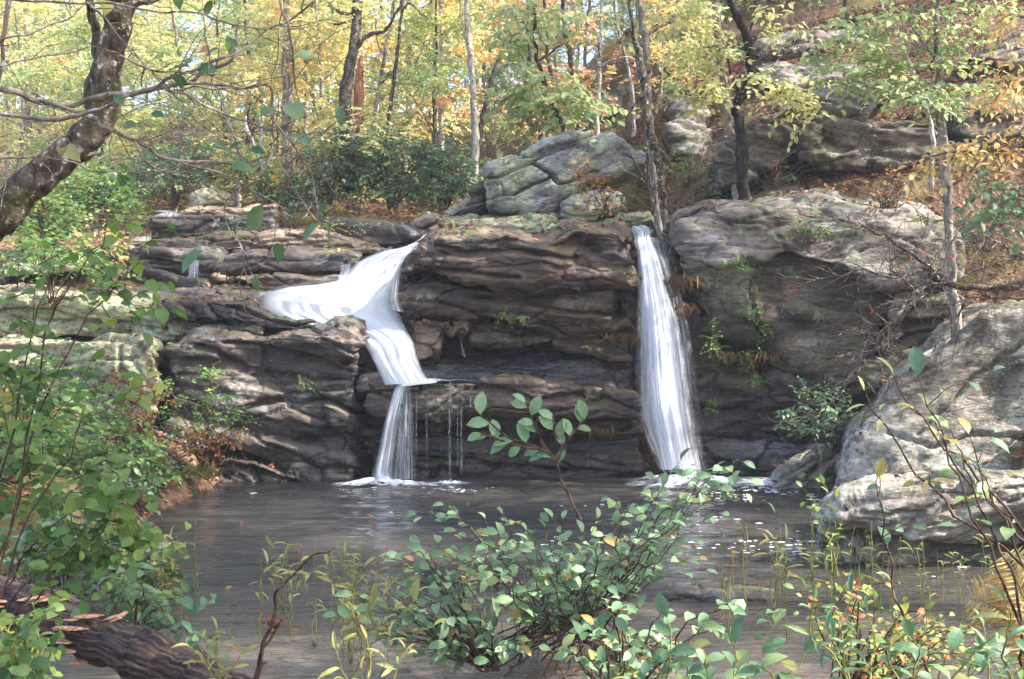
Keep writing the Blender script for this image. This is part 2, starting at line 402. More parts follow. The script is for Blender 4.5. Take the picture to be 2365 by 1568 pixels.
RK('wet_shelf', [(955,850),(1000,826),(1080,818),(1180,812),(1300,808),(1400,818),(1462,836),(1470,925),(1440,925),(1300,905),(1100,895),(950,895)],
   16.75, 1.3, 'rock_wet', 'glossy wet purple-black rock shelf sloping down below the cave', 'rock', bevel=0.3, vox=0.021, lean=1.0, strata=0.8, block=0.5, tilt=-0.12)
RK('ledge_lip', [(836,905),(850,884),(905,888),(934,886),(986,880),(1090,877),(1194,875),(1298,889),(1402,903),(1462,918),(1484,948),(1478,968),(1380,970),(1240,958),(1150,950),(1000,965),(860,965),(828,940)],
   15.88, 1.9, 'rock_brown', 'long thin ledge lip of brown rock that the lower fall pours over', 'rock ledge', bevel=0.07, vox=0.022, strata=1.1, tilt=-0.05, big=0.04)
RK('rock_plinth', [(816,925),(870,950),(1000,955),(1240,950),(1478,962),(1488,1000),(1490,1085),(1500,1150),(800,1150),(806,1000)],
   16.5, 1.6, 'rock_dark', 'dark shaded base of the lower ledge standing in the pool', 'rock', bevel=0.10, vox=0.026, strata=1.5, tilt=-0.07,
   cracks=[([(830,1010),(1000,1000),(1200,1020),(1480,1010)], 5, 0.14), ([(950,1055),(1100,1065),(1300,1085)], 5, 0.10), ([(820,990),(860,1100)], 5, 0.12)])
RK('low_rock', [(842,880),(868,866),(905,872),(934,890),(925,906),(870,912),(838,905)], 16.05, 0.9, 'rock_purple', 'small purple wet rock at the foot of the white cascade', 'rock', bevel=0.06, vox=0.02, strata=0.6)
# --- left of the cascade
RK('big_rock_block', [(352,800),(441,777),(520,769),(624,766),(700,756),(777,750),(830,761),(853,779),(850,798),(832,815),(836,870),(826,918),(820,990),(816,1060),(800,1140),(640,1140),(600,1080),(500,1050),(420,1050),(352,1010),(366,930),(372,860)],
   15.95, 2.6, 'rock_purple', 'huge dark purple-brown rock block left of the cascade with curved bedding', 'rock', bevel=0.14, vox=0.026, rise=0.25, strata=1.05, tilt=-0.14, big=0.13,
   cracks=[([(520,790),(600,800),(680,830),(760,850),(840,846)], 7, 0.13), ([(560,945),(640,920),(740,925),(820,950)], 6, 0.13), ([(450,800),(500,815),(560,850)], 7, 0.10), ([(375,830),(385,900),(372,980)], 7, 0.14), ([(700,870),(800,880)], 5, 0.10)])
RK('water_slab', [(495,1066),(530,1056),(590,1066),(650,1088),(700,1106),(640,1130),(490,1130)], 15.8, 0.9, 'rock_purple', 'low wet slab with fallen orange leaves at the water edge', 'rock', bevel=0.08, vox=0.022, rise=0.1, strata=0.9, tilt=-0.25)
RK('pale_rock_wall', [(-120,790),(40,782),(120,780),(200,785),(330,787),(364,797),(370,850),(384,880),(374,930),(352,985),(345,1140),(-120,1140)],
   15.9, 2.2, 'rock_pale', 'pale lichen-covered vertical rock wall behind the left bank shrubs', 'rock', bevel=0.07, vox=0.03, strata=0.8, skew=-0.15, tilt=0.0, cracks=[([(270,800),(280,860)], 5, 0.08), ([(140,830),(145,900)], 5, 0.06)])
RK('pale_slab', [(-120,690),(60,676),(120,676),(200,681),(300,698),(361,712),(430,728),(507,737),(560,748),(612,766),(520,772),(440,778),(330,786),(200,786),(-120,788)],
   16.7, 2.0, 'rock_pale', 'long pale mottled slab resting on the left rock wall', 'rock', bevel=0.14, vox=0.028, rise=0.2, strata=0.9, tilt=-0.05,
   cracks=[([(465,735),(455,770)], 5, 0.12), ([(380,735),(378,770)], 5, 0.12), ([(100,740),(300,745)], 4, 0.06)])
RK('dark_wedge_slab', [(355,714),(416,697),(486,689),(569,695),(642,726),(694,734),(777,750),(850,775),(780,775),(700,770),(645,764),(560,752),(507,738),(430,727)],
   16.55, 2.2, 'rock_dark', 'dark wedge-shaped slab pointing at the white cascade from the left', 'rock', bevel=0.09, vox=0.021, rise=0.25, strata=1.3, tilt=-0.25)
RK('flat_slab', [(180,682),(250,660),(330,654),(420,659),(540,667),(612,671),(660,690),(700,740),(600,735),(486,705),(416,712),(361,722),(300,700)],
   17.3, 2.2, 'rock_purple', 'broad smooth purple-grey slab with water sliding over its top beside the cascade', 'rock', bevel=0.2, vox=0.028, lean=1.5, rise=0.2, block=0.4, strata=0.5, tilt=-0.08)
STEP = [
 ([(262,650),(280,615),(310,611),(347,619),(416,640),(496,645),(583,660),(608,676),(500,676),(400,668),(300,664)], 18.3, 'rock_dark', 'dark lens-shaped rock step just above the smooth slab', -0.15),
 ([(236,600),(245,577),(300,578),(380,583),(440,588),(492,588),(512,612),(520,640),(496,648),(416,642),(340,620),(290,610)], 18.9, 'rock_purple', 'long rounded purple rock step under the little trickle at the left', -0.06),
 ([(497,614),(513,592),(600,587),(700,588),(800,592),(834,600),(824,626),(770,636),(700,637),(600,631),(560,632),(512,640)], 18.6, 'rock_purple', 'long purple rock step left of where the cascade starts', 0.0),
 ([(490,646),(545,632),(600,633),(700,638),(800,640),(780,665),(690,676),(600,674),(560,660)], 18.3, 'rock_tan', 'tan wedge of bedrock below the long purple step', 0.05),
 ([(240,560),(320,554),(400,549),(470,545),(510,541),(590,545),(603,562),(596,586),(520,588),(400,586),(300,580),(240,577)], 20.2, 'rock_brown', 'brown rock step directly under the square stone block', 0.03),
 ([(589,550),(640,536),(700,532),(745,535),(780,546),(850,570),(908,577),(880,594),(800,594),(700,590),(600,590),(588,566)], 19.9, 'rock_tan', 'tan rounded rock step with a tufted yellow plant on its right end', -0.05),
 ([(740,520),(777,514),(860,514),(920,528),(992,541),(978,562),(960,582),(900,584),(850,572),(780,548)], 20.6, 'rock_dark', 'dark wet rock over which the upper stream trickles', -0.15),
 ([(346,504),(400,497),(480,498),(560,500),(630,500),(640,532),(596,546),(470,548),(400,554),(350,558),(340,530)], 21.6, 'rock_purple', 'dark square stone block below the flat pale capstone', 0.05),
 ([(400,500),(430,482),(470,480),(560,474),(630,466),(640,472),(640,506),(560,510),(470,508)], 22.0, 'rock_tan', 'flat pale sunlit capstone on the square stone block', 0.05),
 ([(215,628),(160,640),(60,640),(0,650),(0,600),(100,600),(200,612)], 18.0, 'rock_pale', 'low pale boulder half hidden by the left bank leaves', 0.0),
]
for pts, y, m, lab, tl in STEP:
    RK('rock_step', pts, y, 1.8, m, lab, 'rock', bevel=0.09, vox=0.026, rise=0.22, strata=1.1, tilt=tl, big=0.05)
RK('small_boulder', [(438,480),(442,450),(462,430),(485,424),(500,440),(530,448),(542,470),(530,488),(480,492)], 24, 1.0, 'rock_pale', 'small rounded pale boulder by dark roots behind the capstone', 'boulder', bevel=0.25, vox=0.035, strata=0.4)
RK('small_boulder', [(938,528),(955,508),(975,500),(1010,503),(1022,520),(1008,534),(960,536)], 21.5, 0.9, 'rock_tan', 'rounded brown boulder beside the upper stream', 'boulder', bevel=0.2, vox=0.03, strata=0.3)
RK('bedrock_shelf', [(985,552),(1010,525),(1035,506),(1080,492),(1125,488),(1300,500),(1400,512),(1470,530),(1480,560),(1300,560),(1100,560)],
   17.9, 2.4, 'rock_pale', 'mossy brown bedrock shelf with pale flecks under the grey boulder', 'rock', bevel=0.4, vox=0.035, lean=1.4, rise=0.5, strata=0.5)
RK('thin_slab', [(1028,500),(1060,478),(1116,466),(1124,480),(1110,500),(1060,510)], 19.3, 1.0, 'rock_purple', 'thin stacked slab at the left foot of the grey boulder', 'rock', bevel=0.06, vox=0.03, strata=1.0, tilt=0.2)
RK('thin_slab', [(1080,470),(1086,440),(1112,425),(1124,445),(1120,470)], 20.2, 1.0, 'rock_purple', 'dark broken rock tucked behind the left nose of the grey boulder', 'rock', bevel=0.06, vox=0.03, strata=1.0, tilt=0.2)
# --- the grey boulder and its neighbours
RK('grey_boulder', [(1119,415),(1115,392),(1125,374),(1160,355),(1191,339),(1246,311),(1298,298),(1364,292),(1378,305),(1416,301),(1461,322),(1500,345),(1505,390),(1440,415),(1347,412),(1328,444),(1300,468),(1277,492),(1229,497),(1170,490),(1125,480),(1118,462),(1123,434)],
   18.8, 2.6, 'rock_grey', 'big grey boulder split by slanting cracks, resting above the falls', 'boulder', bevel=0.25, vox=0.028, rise=0.2, strata=0.6, block=0.4, tilt=0.55, big=0.06,
   cracks=[([(1116,416),(1150,404),(1200,380),(1223,372)], 4, 0.18), ([(1190,345),(1198,355),(1222,356),(1270,340),(1320,320),(1375,306)], 3.5, 0.16),
           ([(1223,372),(1245,358),(1290,342),(1330,328)], 3.5, 0.13), ([(1223,372),(1250,385),(1272,400),(1262,410),(1215,435),(1185,448)], 3.5, 0.16),
           ([(1272,400),(1290,422),(1340,412),(1380,400)], 4, 0.2), ([(1119,462),(1160,450),(1185,448)], 3, 0.08)])
RK('propped_boulder', [(1286,480),(1292,466),(1330,448),(1382,440),(1440,452),(1452,480),(1400,495),(1340,504),(1300,496)], 18.5, 1.6, 'rock_grey', 'low grey rock wedged under the right side of the big split boulder', 'boulder', bevel=0.15, vox=0.028, strata=0.7, tilt=0.2)
RK('mossy_boulder', [(1412,515),(1430,494),(1470,484),(1500,485),(1506,505),(1490,524),(1440,526)], 17.4, 0.8, 'rock_pale', 'small mossy pale boulder beside the twin stems above the right fall', 'boulder', bevel=0.15, vox=0.025, strata=0.5)
RK('leaning_slab', [(1556,515),(1570,492),(1600,474),(1640,464),(1662,468),(1640,486),(1610,500),(1575,514)], 16.6, 0.9, 'rock_purple', 'smooth dark slab leaning out above the right cliff', 'rock', bevel=0.08, vox=0.021, strata=0.4, tilt=0.3)
# --- the right cliff
RK('rock_brow', [(1545,560),(1580,520),(1660,500),(1760,480),(1880,462),(2000,462),(2110,470),(2200,500),(2230,600),(2200,640),(2120,655),(2041,660),(1989,646),(1920,620),(1850,600),(1798,590),(1711,604),(1660,615),(1600,605)],
   16.25, 3.0, 'rock_slope', 'broad arched brow of olive-grey rock crowning the right cliff', 'rock face', bevel=0.12, vox=0.032, lean=0.55, rise=0.6, block=0.6, strata=0.7, tilt=-0.1, big=0.1)
RK('cliff_rock', [(1580,575),(1700,560),(1800,552),(1850,560),(1920,580),(1989,600),(2041,620),(2120,630),(2100,700),(2085,745),(2050,790),(2010,850),(1960,880),(1900,885),(1850,872),(1805,850),(1740,800),(1690,782),(1650,760),(1632,700),(1610,660),(1590,640)],
   16.34, 2.5, 'rock_olive', 'smooth bulging olive rock face below the arched brow, fringed with hanging roots', 'rock face', bevel=0.25, vox=0.03, lean=-0.02, strata=0.5, block=0.35, tilt=-0.1, big=0.10,
   cracks=[([(1755,600),(1735,680),(1748,760),(1765,800)], 3, 0.08), ([(1800,740),(1900,745)], 3, 0.03)])
for pts, y, m, lab, tl in [
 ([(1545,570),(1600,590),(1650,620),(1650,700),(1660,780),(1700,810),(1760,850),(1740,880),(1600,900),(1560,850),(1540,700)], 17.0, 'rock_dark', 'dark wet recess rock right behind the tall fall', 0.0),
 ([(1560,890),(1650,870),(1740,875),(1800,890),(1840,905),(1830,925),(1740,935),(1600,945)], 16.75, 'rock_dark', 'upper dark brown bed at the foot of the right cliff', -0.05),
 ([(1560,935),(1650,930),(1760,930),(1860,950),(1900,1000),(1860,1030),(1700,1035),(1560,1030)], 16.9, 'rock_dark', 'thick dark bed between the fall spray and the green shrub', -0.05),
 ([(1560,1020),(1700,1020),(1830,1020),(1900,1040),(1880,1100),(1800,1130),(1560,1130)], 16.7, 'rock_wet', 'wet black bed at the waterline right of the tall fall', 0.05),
 ([(1766,862),(1805,850),(1850,872),(1905,886),(1990,880),(1960,900),(1910,925),(1860,945),(1800,935),(1770,915)], 16.5, 'rock_purple', 'purple rounded bed under the bulging cliff face', -0.05),
 ([(1900,880),(1960,850),(2030,830),(2100,810),(2140,840),(2100,880),(2000,900),(1930,905)], 16.0, 'rock_olive', 'flat olive slab between the cliff and the leaning grey boulder', 0.15),
 ([(1880,900),(1990,890),(2090,880),(2110,960),(2050,1060),(1900,1060),(1860,980)], 16.8, 'rock_dark', 'dark rock behind the green shrub at the cliff foot', 0.1),
 ([(2055,680),(2110,650),(2190,650),(2215,700),(2200,740),(2100,745),(2060,730)], 16.0, 'rock_olive', 'rounded tan knob of rock behind the pale slender trunk', 0.1),
 ([(2030,790),(2080,750),(2200,735),(2240,760),(2220,860),(2120,900),(2020,870)], 15.9, 'rock_brown', 'rusty brown cracked rock in shade behind the pale slender trunk', 0.5),
 ([(1850,360),(1900,290),(2000,270),(2100,262),(2180,280),(2190,330),(2190,380),(2100,400),(1980,400),(1890,392)], 20.5, 'rock_olive', 'pale green banded outcrop with an overhanging mossy top on the slope', -0.1),
 ([(1660,330),(1760,260),(1860,215),(1960,190),(2040,185),(2080,215),(2000,270),(1900,300),(1850,365),(1740,420),(1640,440)], 21.0, 'rock_slope', 'large bare sloping grey rock sheet rising through the slope', -0.3),
 ([(2200,260),(2280,220),(2364,210),(2440,230),(2440,330),(2330,330),(2240,345),(2200,320)], 19.5, 'rock_olive', 'shadowed rounded outcrop behind the orange leaves at the right edge', 0.0),
 ([(1345,270),(1352,240),(1400,222),(1480,215),(1500,240),(1470,255),(1410,262),(1380,285)], 23.0, 'rock_grey', 'flat grey outcrop ledge up the slope behind the split boulder', 0.15),
 ([(1430,210),(1445,196),(1480,194),(1490,208),(1470,216)], 23.5, 'rock_pale', 'small rounded stone perched on the upper outcrop ledge', 0.0),
 ([(1640,250),(1600,220),(1560,240),(1540,300),(1560,370),(1640,380)], 21.5, 'rock_slope', 'grey outcrop between the twin stems and the dark crooked tree', -0.2),
 ([(1750,100),(1830,70),(1960,60),(2010,80),(1990,110),(1880,118),(1760,125)], 27, 'rock_slope', 'upper grey outcrop behind the fallen trunk near the top', 0.0),
 ([(1720,165),(1800,135),(1930,140),(2010,150),(1990,190),(1880,210),(1750,205)], 25.5, 'rock_slope', 'grey outcrop that carries the fallen mossy trunk', 0.05),
 ([(2220,130),(2290,100),(2380,60),(2440,60),(2440,170),(2330,160),(2260,150)], 21, 'rock_olive', 'mossy dark outcrop at the top right corner', 0.3),
]:
    if y > 19:
        ub = sum(p[0] for p in pts)/len(pts); vb = max(p[1] for p in pts)-12; y = max(17.6, ground_y(ub, vb, 17.2)-0.35)
    RK('outcrop' if y > 19 or 'outcrop' in lab else 'rock_bed', pts, y, 2.6 if y > 19 else (2.0 if y > 16.5 else 1.4), m, lab, 'rock', bevel=0.14 if y < 19 else 0.25, vox=0.032 if y < 19 else 0.045, strata=1.1, tilt=tl, big=0.08, rise=0.2 if y < 19 else 0.6, lean=0.0 if y < 19 else 0.6)
# --- right foreground boulders
RK('leaning_boulder', [(1945,1150),(1950,1118),(1975,1070),(2006,1011),(2058,952),(2110,886),(2159,841),(2207,807),(2284,751),(2353,712),(2460,690),(2620,760),(2700,1200),(1950,1220)],
   13.2, 3.4, 'rock_fore', 'huge pale grey lichened boulder leaning in from the right edge', 'boulder', bevel=0.10, vox=0.03, lean=0.35, skew=-0.25, strata=0.5, block=0.3, tilt=0.75, big=0.06, fine=0.018,
   cracks=[([(2050,1000),(2150,1030),(2250,1000),(2364,1010)], 5, 0.08), ([(2364,790),(2250,870),(2120,1000)], 6, 0.08)])
RK('waterside_boulder', [(1892,1300),(1906,1240),(1916,1185),(1932,1152),(1990,1136),(2100,1122),(2230,1108),(2364,1100),(2600,1100),(2600,1400),(2100,1400),(1960,1350)],
   10.0, 2.2, 'rock_fore', 'long low whitish boulder undercut at the waterline on the right', 'boulder', bevel=0.07, vox=0.021, lean=-0.55, strata=1.0, block=0.7, tilt=0.15, big=0.08, fine=0.024,
   cracks=[([(1940,1250),(2050,1262),(2200,1280),(2364,1275)], 24, 0.18)])
RK('waterline_rock', [(1795,1105),(1806,1085),(1850,1058),(1895,1036),(1960,1034),(1990,1050),(1985,1140),(1880,1140),(1800,1130)], 15.2, 1.2, 'rock_fore', 'low whitish rock with dark slanting stripes between fall foam and big boulder', 'boulder', bevel=0.12, vox=0.021, strata=1.2, tilt=0.7,
   cracks=[([(1870,1100),(1890,1075),(1930,1050)], 7, 0.12), ([(1930,1110),(1950,1080),(1985,1060)], 7, 0.12)])
RK('emergent_rock', [(930,1345),(990,1330),(1060,1325),(1130,1330),(1150,1350),(1080,1372),(990,1375)], 9.2, 0.5, 'rock_dark', 'flat brown rock barely above water behind the green bush', 'rock', bevel=0.05, vox=0.018, strata=0.4, big=0.02)
RK('emergent_rock', [(1500,1380),(1560,1372),(1640,1367),(1720,1374),(1790,1386),(1790,1410),(1640,1420),(1520,1412)], 8.6, 0.8, 'rock_purple', 'flat lilac-grey rock barely above water right of the green bush', 'rock', bevel=0.05, vox=0.018, strata=0.3, big=0.02)
RK('bank_stone', [(305,1330),(315,1290),(345,1262),(375,1268),(384,1300),(360,1340),(330,1350)], 9.4, 0.5, 'rock_fore', 'small sunlit white stone among the plants on the left bank', 'stone', bevel=0.08, vox=0.016, strata=0.3, big=0.03)
# ------------------------------------------------------------------ terrain and pool
ax = np.concatenate([np.linspace(-400, -34, 14), np.arange(-32, 32.01, 0.28), np.linspace(34, 400, 14)])
ay = np.concatenate([np.linspace(-200, -6, 8), np.arange(-4, 46, 0.28), np.linspace(46.5, 130, 60), np.linspace(135, 500, 12)])
gx, gy = np.meshgrid(ax, ay); gz = H(gx, gy)
nx_, ny_ = len(ax), len(ay); idx = np.arange(nx_*ny_).reshape(ny_, nx_)
fc = np.stack([idx[:-1, :-1], idx[:-1, 1:], idx[1:, 1:], idx[1:, :-1]], -1).reshape(-1, 4)
t = NT('forest_floor'); p = t.position()
a = t.noise(p, 3.0, 8, 0.7); b = t.noise(p, 0.35, 4, 0.6); v = t.node('ShaderNodeTexVoronoi'); v.inputs['Scale'].default_value = 16; t.l.new(p, v.inputs['Vector'])
c = t.ramp(a, [(0.3, srgb('#2a211b')), (0.5, srgb('#524136')), (0.7, srgb('#7a6352'))])
vs = t.node('ShaderNodeSeparateColor'); t.l.new(v.outputs['Color'], vs.inputs[0])
lc = t.ramp(vs.outputs[0], [(0.0, srgb('#4a352c')), (0.3, srgb('#6c5042')), (0.6, srgb('#8f765e')), (0.85, srgb('#5a443a')), (1.0, srgb('#9c8a68'))])
c = t.mix(0.55, c, lc)
c = t.mix(t.ramp(b, [(0.5, G(0)), (0.68, G(1))]), c, t.mix(a, srgb('#2f3618'), srgb('#77713a')))
t.l.new(c, t.b.inputs['Base Color']); t.b.inputs['Roughness'].default_value = 0.95; t.b.inputs['Specular IOR Level'].default_value = 0.1
t.l.new(t.bump(v.outputs['Distance'], 0.5, 0.05, t.bump(a, 0.8, 0.1)), t.b.inputs['Normal'])
M['floor'] = t.m
ground = mesh_obj('ground', np.stack([gx.ravel(), gy.ravel(), gz.ravel()], 1), fc, M['floor'], origin=(0, 0, 0))
props(ground, 'leaf-strewn forest floor rising behind the falls and up the right slope', None, None, 'structure')

t = NT('pool_water'); p = t.position()
m1 = t.mapping(p, (0.55, 2.6, 1)); w1 = t.noise(m1, 2.0, 6, 0.6, 0.6); w2 = t.noise(t.mapping(p, (1.3, 5.0, 1)), 3.2, 3, 0.6, 0.4)
dm = t.noise(p, 0.45, 3, 0.5)
c = t.ramp(dm, [(0.35, srgb('#262522')), (0.65, srgb('#46423c'))])
sx = t.node('ShaderNodeSeparateXYZ'); t.l.new(p, sx.inputs[0])
shal = t.ramp(t.math('ADD', t.math('MULTIPLY', sx.outputs['Y'], 0.1), t.math('MULTIPLY', dm, 0.25)), [(0.72, G(1)), (1.05, G(0))])
c = t.mix(t.math('MULTIPLY', shal, 0.8), c, srgb('#887c6e'))      # silty shallows near the bank, with sky reflection painted in as paler colour
t.l.new(c, t.b.inputs['Base Color']); t.b.inputs['Roughness'].default_value = 0.04; t.b.inputs['IOR'].default_value = 1.45
t.b.inputs['Specular IOR Level'].default_value = 0.75
nn = t.bump(w1, 0.7, 0.12); nn = t.bump(w2, 0.8, 0.05, nn); t.l.new(nn, t.b.inputs['Normal'])
M['pool'] = t.m
wx = np.concatenate([np.linspace(-14, -8.2, 10), np.arange(-8, 8, 0.06), np.linspace(8.1, 14, 10)]); wy = np.concatenate([np.linspace(0.5, 4.9, 12), np.arange(5, 18.3, 0.032)]); a_, b_ = np.meshgrid(wx, wy)
near_fall = np.exp(-((a_-2.4)**2+(b_-16)**2)/6)+np.exp(-((a_+1.7)**2+(b_-15.5)**2)/3)
wave = 0.011*fbm(a_*1.1+0.3*b_, b_*3.4, 0*a_, 61, 3)+0.006*fbm(a_*3.0, b_*8.0, 0*a_, 67, 2)*(1+1.5*near_fall)
wave = wave*(0.6+0.5*noise(a_*0.4, b_*0.5, 0*a_, 71))
idx = np.arange(a_.size).reshape(a_.shape); fw = np.stack([idx[:-1, :-1], idx[:-1, 1:], idx[1:, 1:], idx[1:, :-1]], -1).reshape(-1, 4)
water = mesh_obj('water', np.stack([a_.ravel(), b_.ravel(), wave.ravel()], 1), fw, M['pool'], origin=(0, 0, 0))
props(water, 'dark rippled plunge pool with silty brown shallows painted paler like reflected sky', None, None, 'structure')

# ------------------------------------------------------------------ falling water
def fall_mat(name, density=1.0, streak=9.0, soft=0.12, thresh=0.0, flow=0.35, color='#f2f4fa'):
    t = NT(name); uv = t.coords('UV'); s = t.node('ShaderNodeSeparateXYZ'); t.l.new(uv, s.inputs[0])
    a = t.noise(t.mapping(uv, (streak, flow, 1)), 3.0, 6, 0.65, 0.15)
    b = t.noise(t.mapping(uv, (streak*3.2, flow*0.6, 1)), 4.0, 3, 0.6)
    st = t.math('ADD', t.math('MULTIPLY', a, 0.65), t.math('MULTIPLY', b, 0.35))
    ed = t.math('MULTIPLY', t.math('MINIMUM', s.outputs[0], t.math('SUBTRACT', 1.0, s.outputs[0])), 2.0)
    ed = t.math('ADD', ed, t.math('MULTIPLY', t.math('SUBTRACT', t.noise(t.mapping(uv, (5, 1.2, 1)), 3.0, 5, 0.7), 0.5), soft*2.2))
    edge = t.ramp(ed, [(0.0, G(0)), (soft, G(0.55)), (min(0.95, soft*3), G(1))])
    al = t.ramp(st, [(0.34+thresh, G(0.0)), (0.50+thresh, G(0.55)), (0.62+thresh, G(1.0))])
    al = t.math('MULTIPLY', t.math('ADD', t.math('MULTIPLY', al, 1.0), density-1.0, True), edge, True)
    t.l.new(al, t.b.inputs['Alpha'])
    t.l.new(t.ramp(st, [(0.30, srgb('#f0f2fa') if density > 2 else srgb('#d9ddec')), (0.5, srgb(color))]), t.b.inputs['Base Color'])
    t.b.inputs['Roughness'].default_value = 0.55; t.b.inputs['Specular IOR Level'].default_value = 0.3
    t.b.inputs['Subsurface Weight'].default_value = 0.0
    t.l.new(t.bump(st, 0.3, 0.03), t.b.inputs['Normal'])
    tr = t.node('ShaderNodeBsdfTranslucent'); tr.inputs[0].default_value = srgb(color)
    tp = t.node('ShaderNodeBsdfTransparent'); mt = t.node('ShaderNodeMixShader'); t.l.new(al, mt.inputs[0]); t.l.new(tp.outputs[0], mt.inputs[1]); t.l.new(tr.outputs[0], mt.inputs[2])
    mx = t.node('ShaderNodeMixShader'); mx.inputs[0].default_value = 0.45 if density > 2 else 0.35
    t.l.new(t.b.outputs[0], mx.inputs[1]); t.l.new(mt.outputs[0], mx.inputs[2]); t.l.new(mx.outputs[0], t.n['Material Output'].inputs[0])
    return t.m
M['fall_dense'] = fall_mat('white_cascade', 2.4, 4, 0.07, -0.12, 0.5, '#ffffff')
M['fall_veil'] = fall_mat('silky_fall', 1.12, 6, 0.28, -0.02, 0.25)
M['fall_thin'] = fall_mat('thin_veil', 0.85, 5, 0.3, 0.02, 0.3)
M['fall_drip'] = fall_mat('trickle', 0.72, 1.2, 0.6, 0.0, 2.6)
def sheet(name, rows, mat, parent=None, bulge=0.12, nu=28, sub=7, seed=1, rough=0.02):
    """falling water: rows (left u, left v, right u, right v, y) lofted into a bulging rippled sheet"""
    r = np.array(rows, float); k = len(r); T = np.linspace(0, k-1, (k-1)*sub+1)
    # Catmull-Rom through the rows
    def cr(T):
        i = np.clip(T.astype(int), 0, k-2); f = (T-i)[:, None]
        p0 = r[np.clip(i-1, 0, k-1)]; p1 = r[i]; p2 = r[i+1]; p3 = r[np.clip(i+2, 0, k-1)]
        return 0.5*((2*p1)+(-p0+p2)*f+(2*p0-5*p1+4*p2-p3)*f**2+(-p0+3*p1-3*p2+p3)*f**3)
    rr = cr(T); S = np.linspace(0, 1, nu+1)
    u = rr[:, 0:1]*(1-S)+rr[:, 2:3]*S; v = rr[:, 1:2]*(1-S)+rr[:, 3:4]*S; y = rr[:, 4:5]*np.ones_like(S)
    wid = np.hypot(rr[:, 2]-rr[:, 0], rr[:, 3]-rr[:, 1])[:, None]*16/F
    y = y - bulge*np.sin(np.pi*S)*np.minimum(1, wid*1.2)
    y = y - rough*3*fbm(S[None, :]*9+0*y, T[:, None]*0.35+0*y, 0*y, seed, 3)
    X = (u-CX)*y/F; Z = HC-(v-CY)*y/F
    co = np.stack([X.ravel(), y.ravel(), Z.ravel()], 1); nr = len(T)
    idx = np.arange(nr*(nu+1)).reshape(nr, nu+1)
    fc = np.stack([idx[:-1, :-1], idx[1:, :-1], idx[1:, 1:], idx[:-1, 1:]], -1).reshape(-1, 4)
    o = mesh_obj(name, co, fc, M[mat], parent)
    L = np.concatenate([[0], np.cumsum(np.hypot(np.diff(rr[:, 0]+rr[:, 2]), np.diff(rr[:, 1]+rr[:, 3])))])/2*16/F
    uu = (np.ones((nr, 1))*S).ravel(); vv = (L[:, None]*np.ones(nu+1)).ravel()
    ul = o.data.uv_layers.new(name='UVMap'); li = fc.ravel()
    ul.data.foreach_set('uv', np.stack([uu[li], vv[li]], 1).astype(np.float32).ravel())
    return o
casc = sheet('waterfall', [(994,530,1004,534,18.6),(962,556,986,560,17.9),(930,570,958,578,17.5),(890,578,938,592,17.3),(856,590,928,608,17.2),(826,606,922,624,17.15),(806,626,916,642,17.1),(786,644,912,660,17.05),(745,655,908,674,17.0),(690,660,908,688,16.92),(640,668,910,700,16.86),(606,684,916,712,16.8),(630,728,926,730,16.72),(790,778,938,758,16.45),(842,802,956,792,16.15),(860,834,966,828,16.02),(876,864,978,860,15.93),(888,889,994,882,15.85)], 'fall_dense', bulge=0.14, nu=70, seed=5, rough=0.02)
props(casc, 'broad brilliant white cascade spilling down the left of the central rock', 'waterfall')
o = sheet('side_veil', [(900,574,950,590,17.35),(840,592,930,612,17.2),(796,618,920,640,17.1),(768,640,915,664,17.0),(700,650,912,684,16.9),(620,664,912,704,16.82),(586,688,912,720,16.76)], 'fall_thin', casc, bulge=0.12, nu=40, seed=23)
o = sheet('side_veil', [(918,600,936,592,16.5),(908,640,926,630,16.25),(902,690,922,690,16.15),(905,716,936,722,16.1)], 'fall_thin', casc, bulge=0.04, nu=8)
o = sheet('side_veil', [(786,612,812,608,17.2),(780,640,806,640,16.95),(770,662,800,662,16.8)], 'fall_thin', casc, bulge=0.04, nu=8)
o = sheet('side_veil', [(960,868,1000,876,15.9),(985,874,1060,878,15.98),(1050,876,1120,878,16.02)], 'fall_thin', casc, bulge=0.02, nu=6)
o = sheet('runout', [(925,880,1000,876,16.0),(926,886,1010,883,15.75),(925,892,960,890,15.68)], 'fall_dense', casc, bulge=0.03, nu=10)
low = sheet('waterfall', [(922,882,948,884,15.85),(906,905,936,905,15.7),(890,960,922,960,15.6),(874,1030,912,1035,15.55),(862,1080,906,1090,15.55),(856,1106,912,1108,15.5)], 'fall_veil', bulge=0.1, nu=20, seed=9)
props(low, 'narrow lower fall fanning from the ledge lip into the pool', 'waterfall')
sheet('veil', [(925,890,950,892,15.95),(915,960,955,960,15.75),(905,1040,960,1040,15.65),(898,1106,962,1106,15.6)], 'fall_thin', low, bulge=0.05, nu=16, seed=4)
for u, w, v0, v1, s in [(962,3,890,1060,0.9),(986,2.5,892,1098,0.7),(1039,7,880,1106,1),(1057,3,884,1080,0.8),(1066,6,888,1098,0.8),(1087,5,894,940,0.6),(944,4,896,1100,0.8)]:
    t_ = sheet('trickle', [(u-w/2,v0,u+w/2,v0,15.98),(u-w/2,v0+30,u+w/2,v0+30,15.9),(u-w*0.6-1,(v0+v1)/2,u+w*0.6-1,(v0+v1)/2,15.86),(u-w*0.7,v1,u+w*0.7,v1,15.84)], 'fall_drip', low, bulge=0.01, nu=3)
cd = sheet('trickle', [(1058,765,1064,765,16.9),(1062,800,1070,800,16.75),(1066,822,1080,826,16.7)], 'fall_drip', bulge=0.01, nu=3)
props(cd, 'tiny trickle of water inside the dark cave', 'trickle')
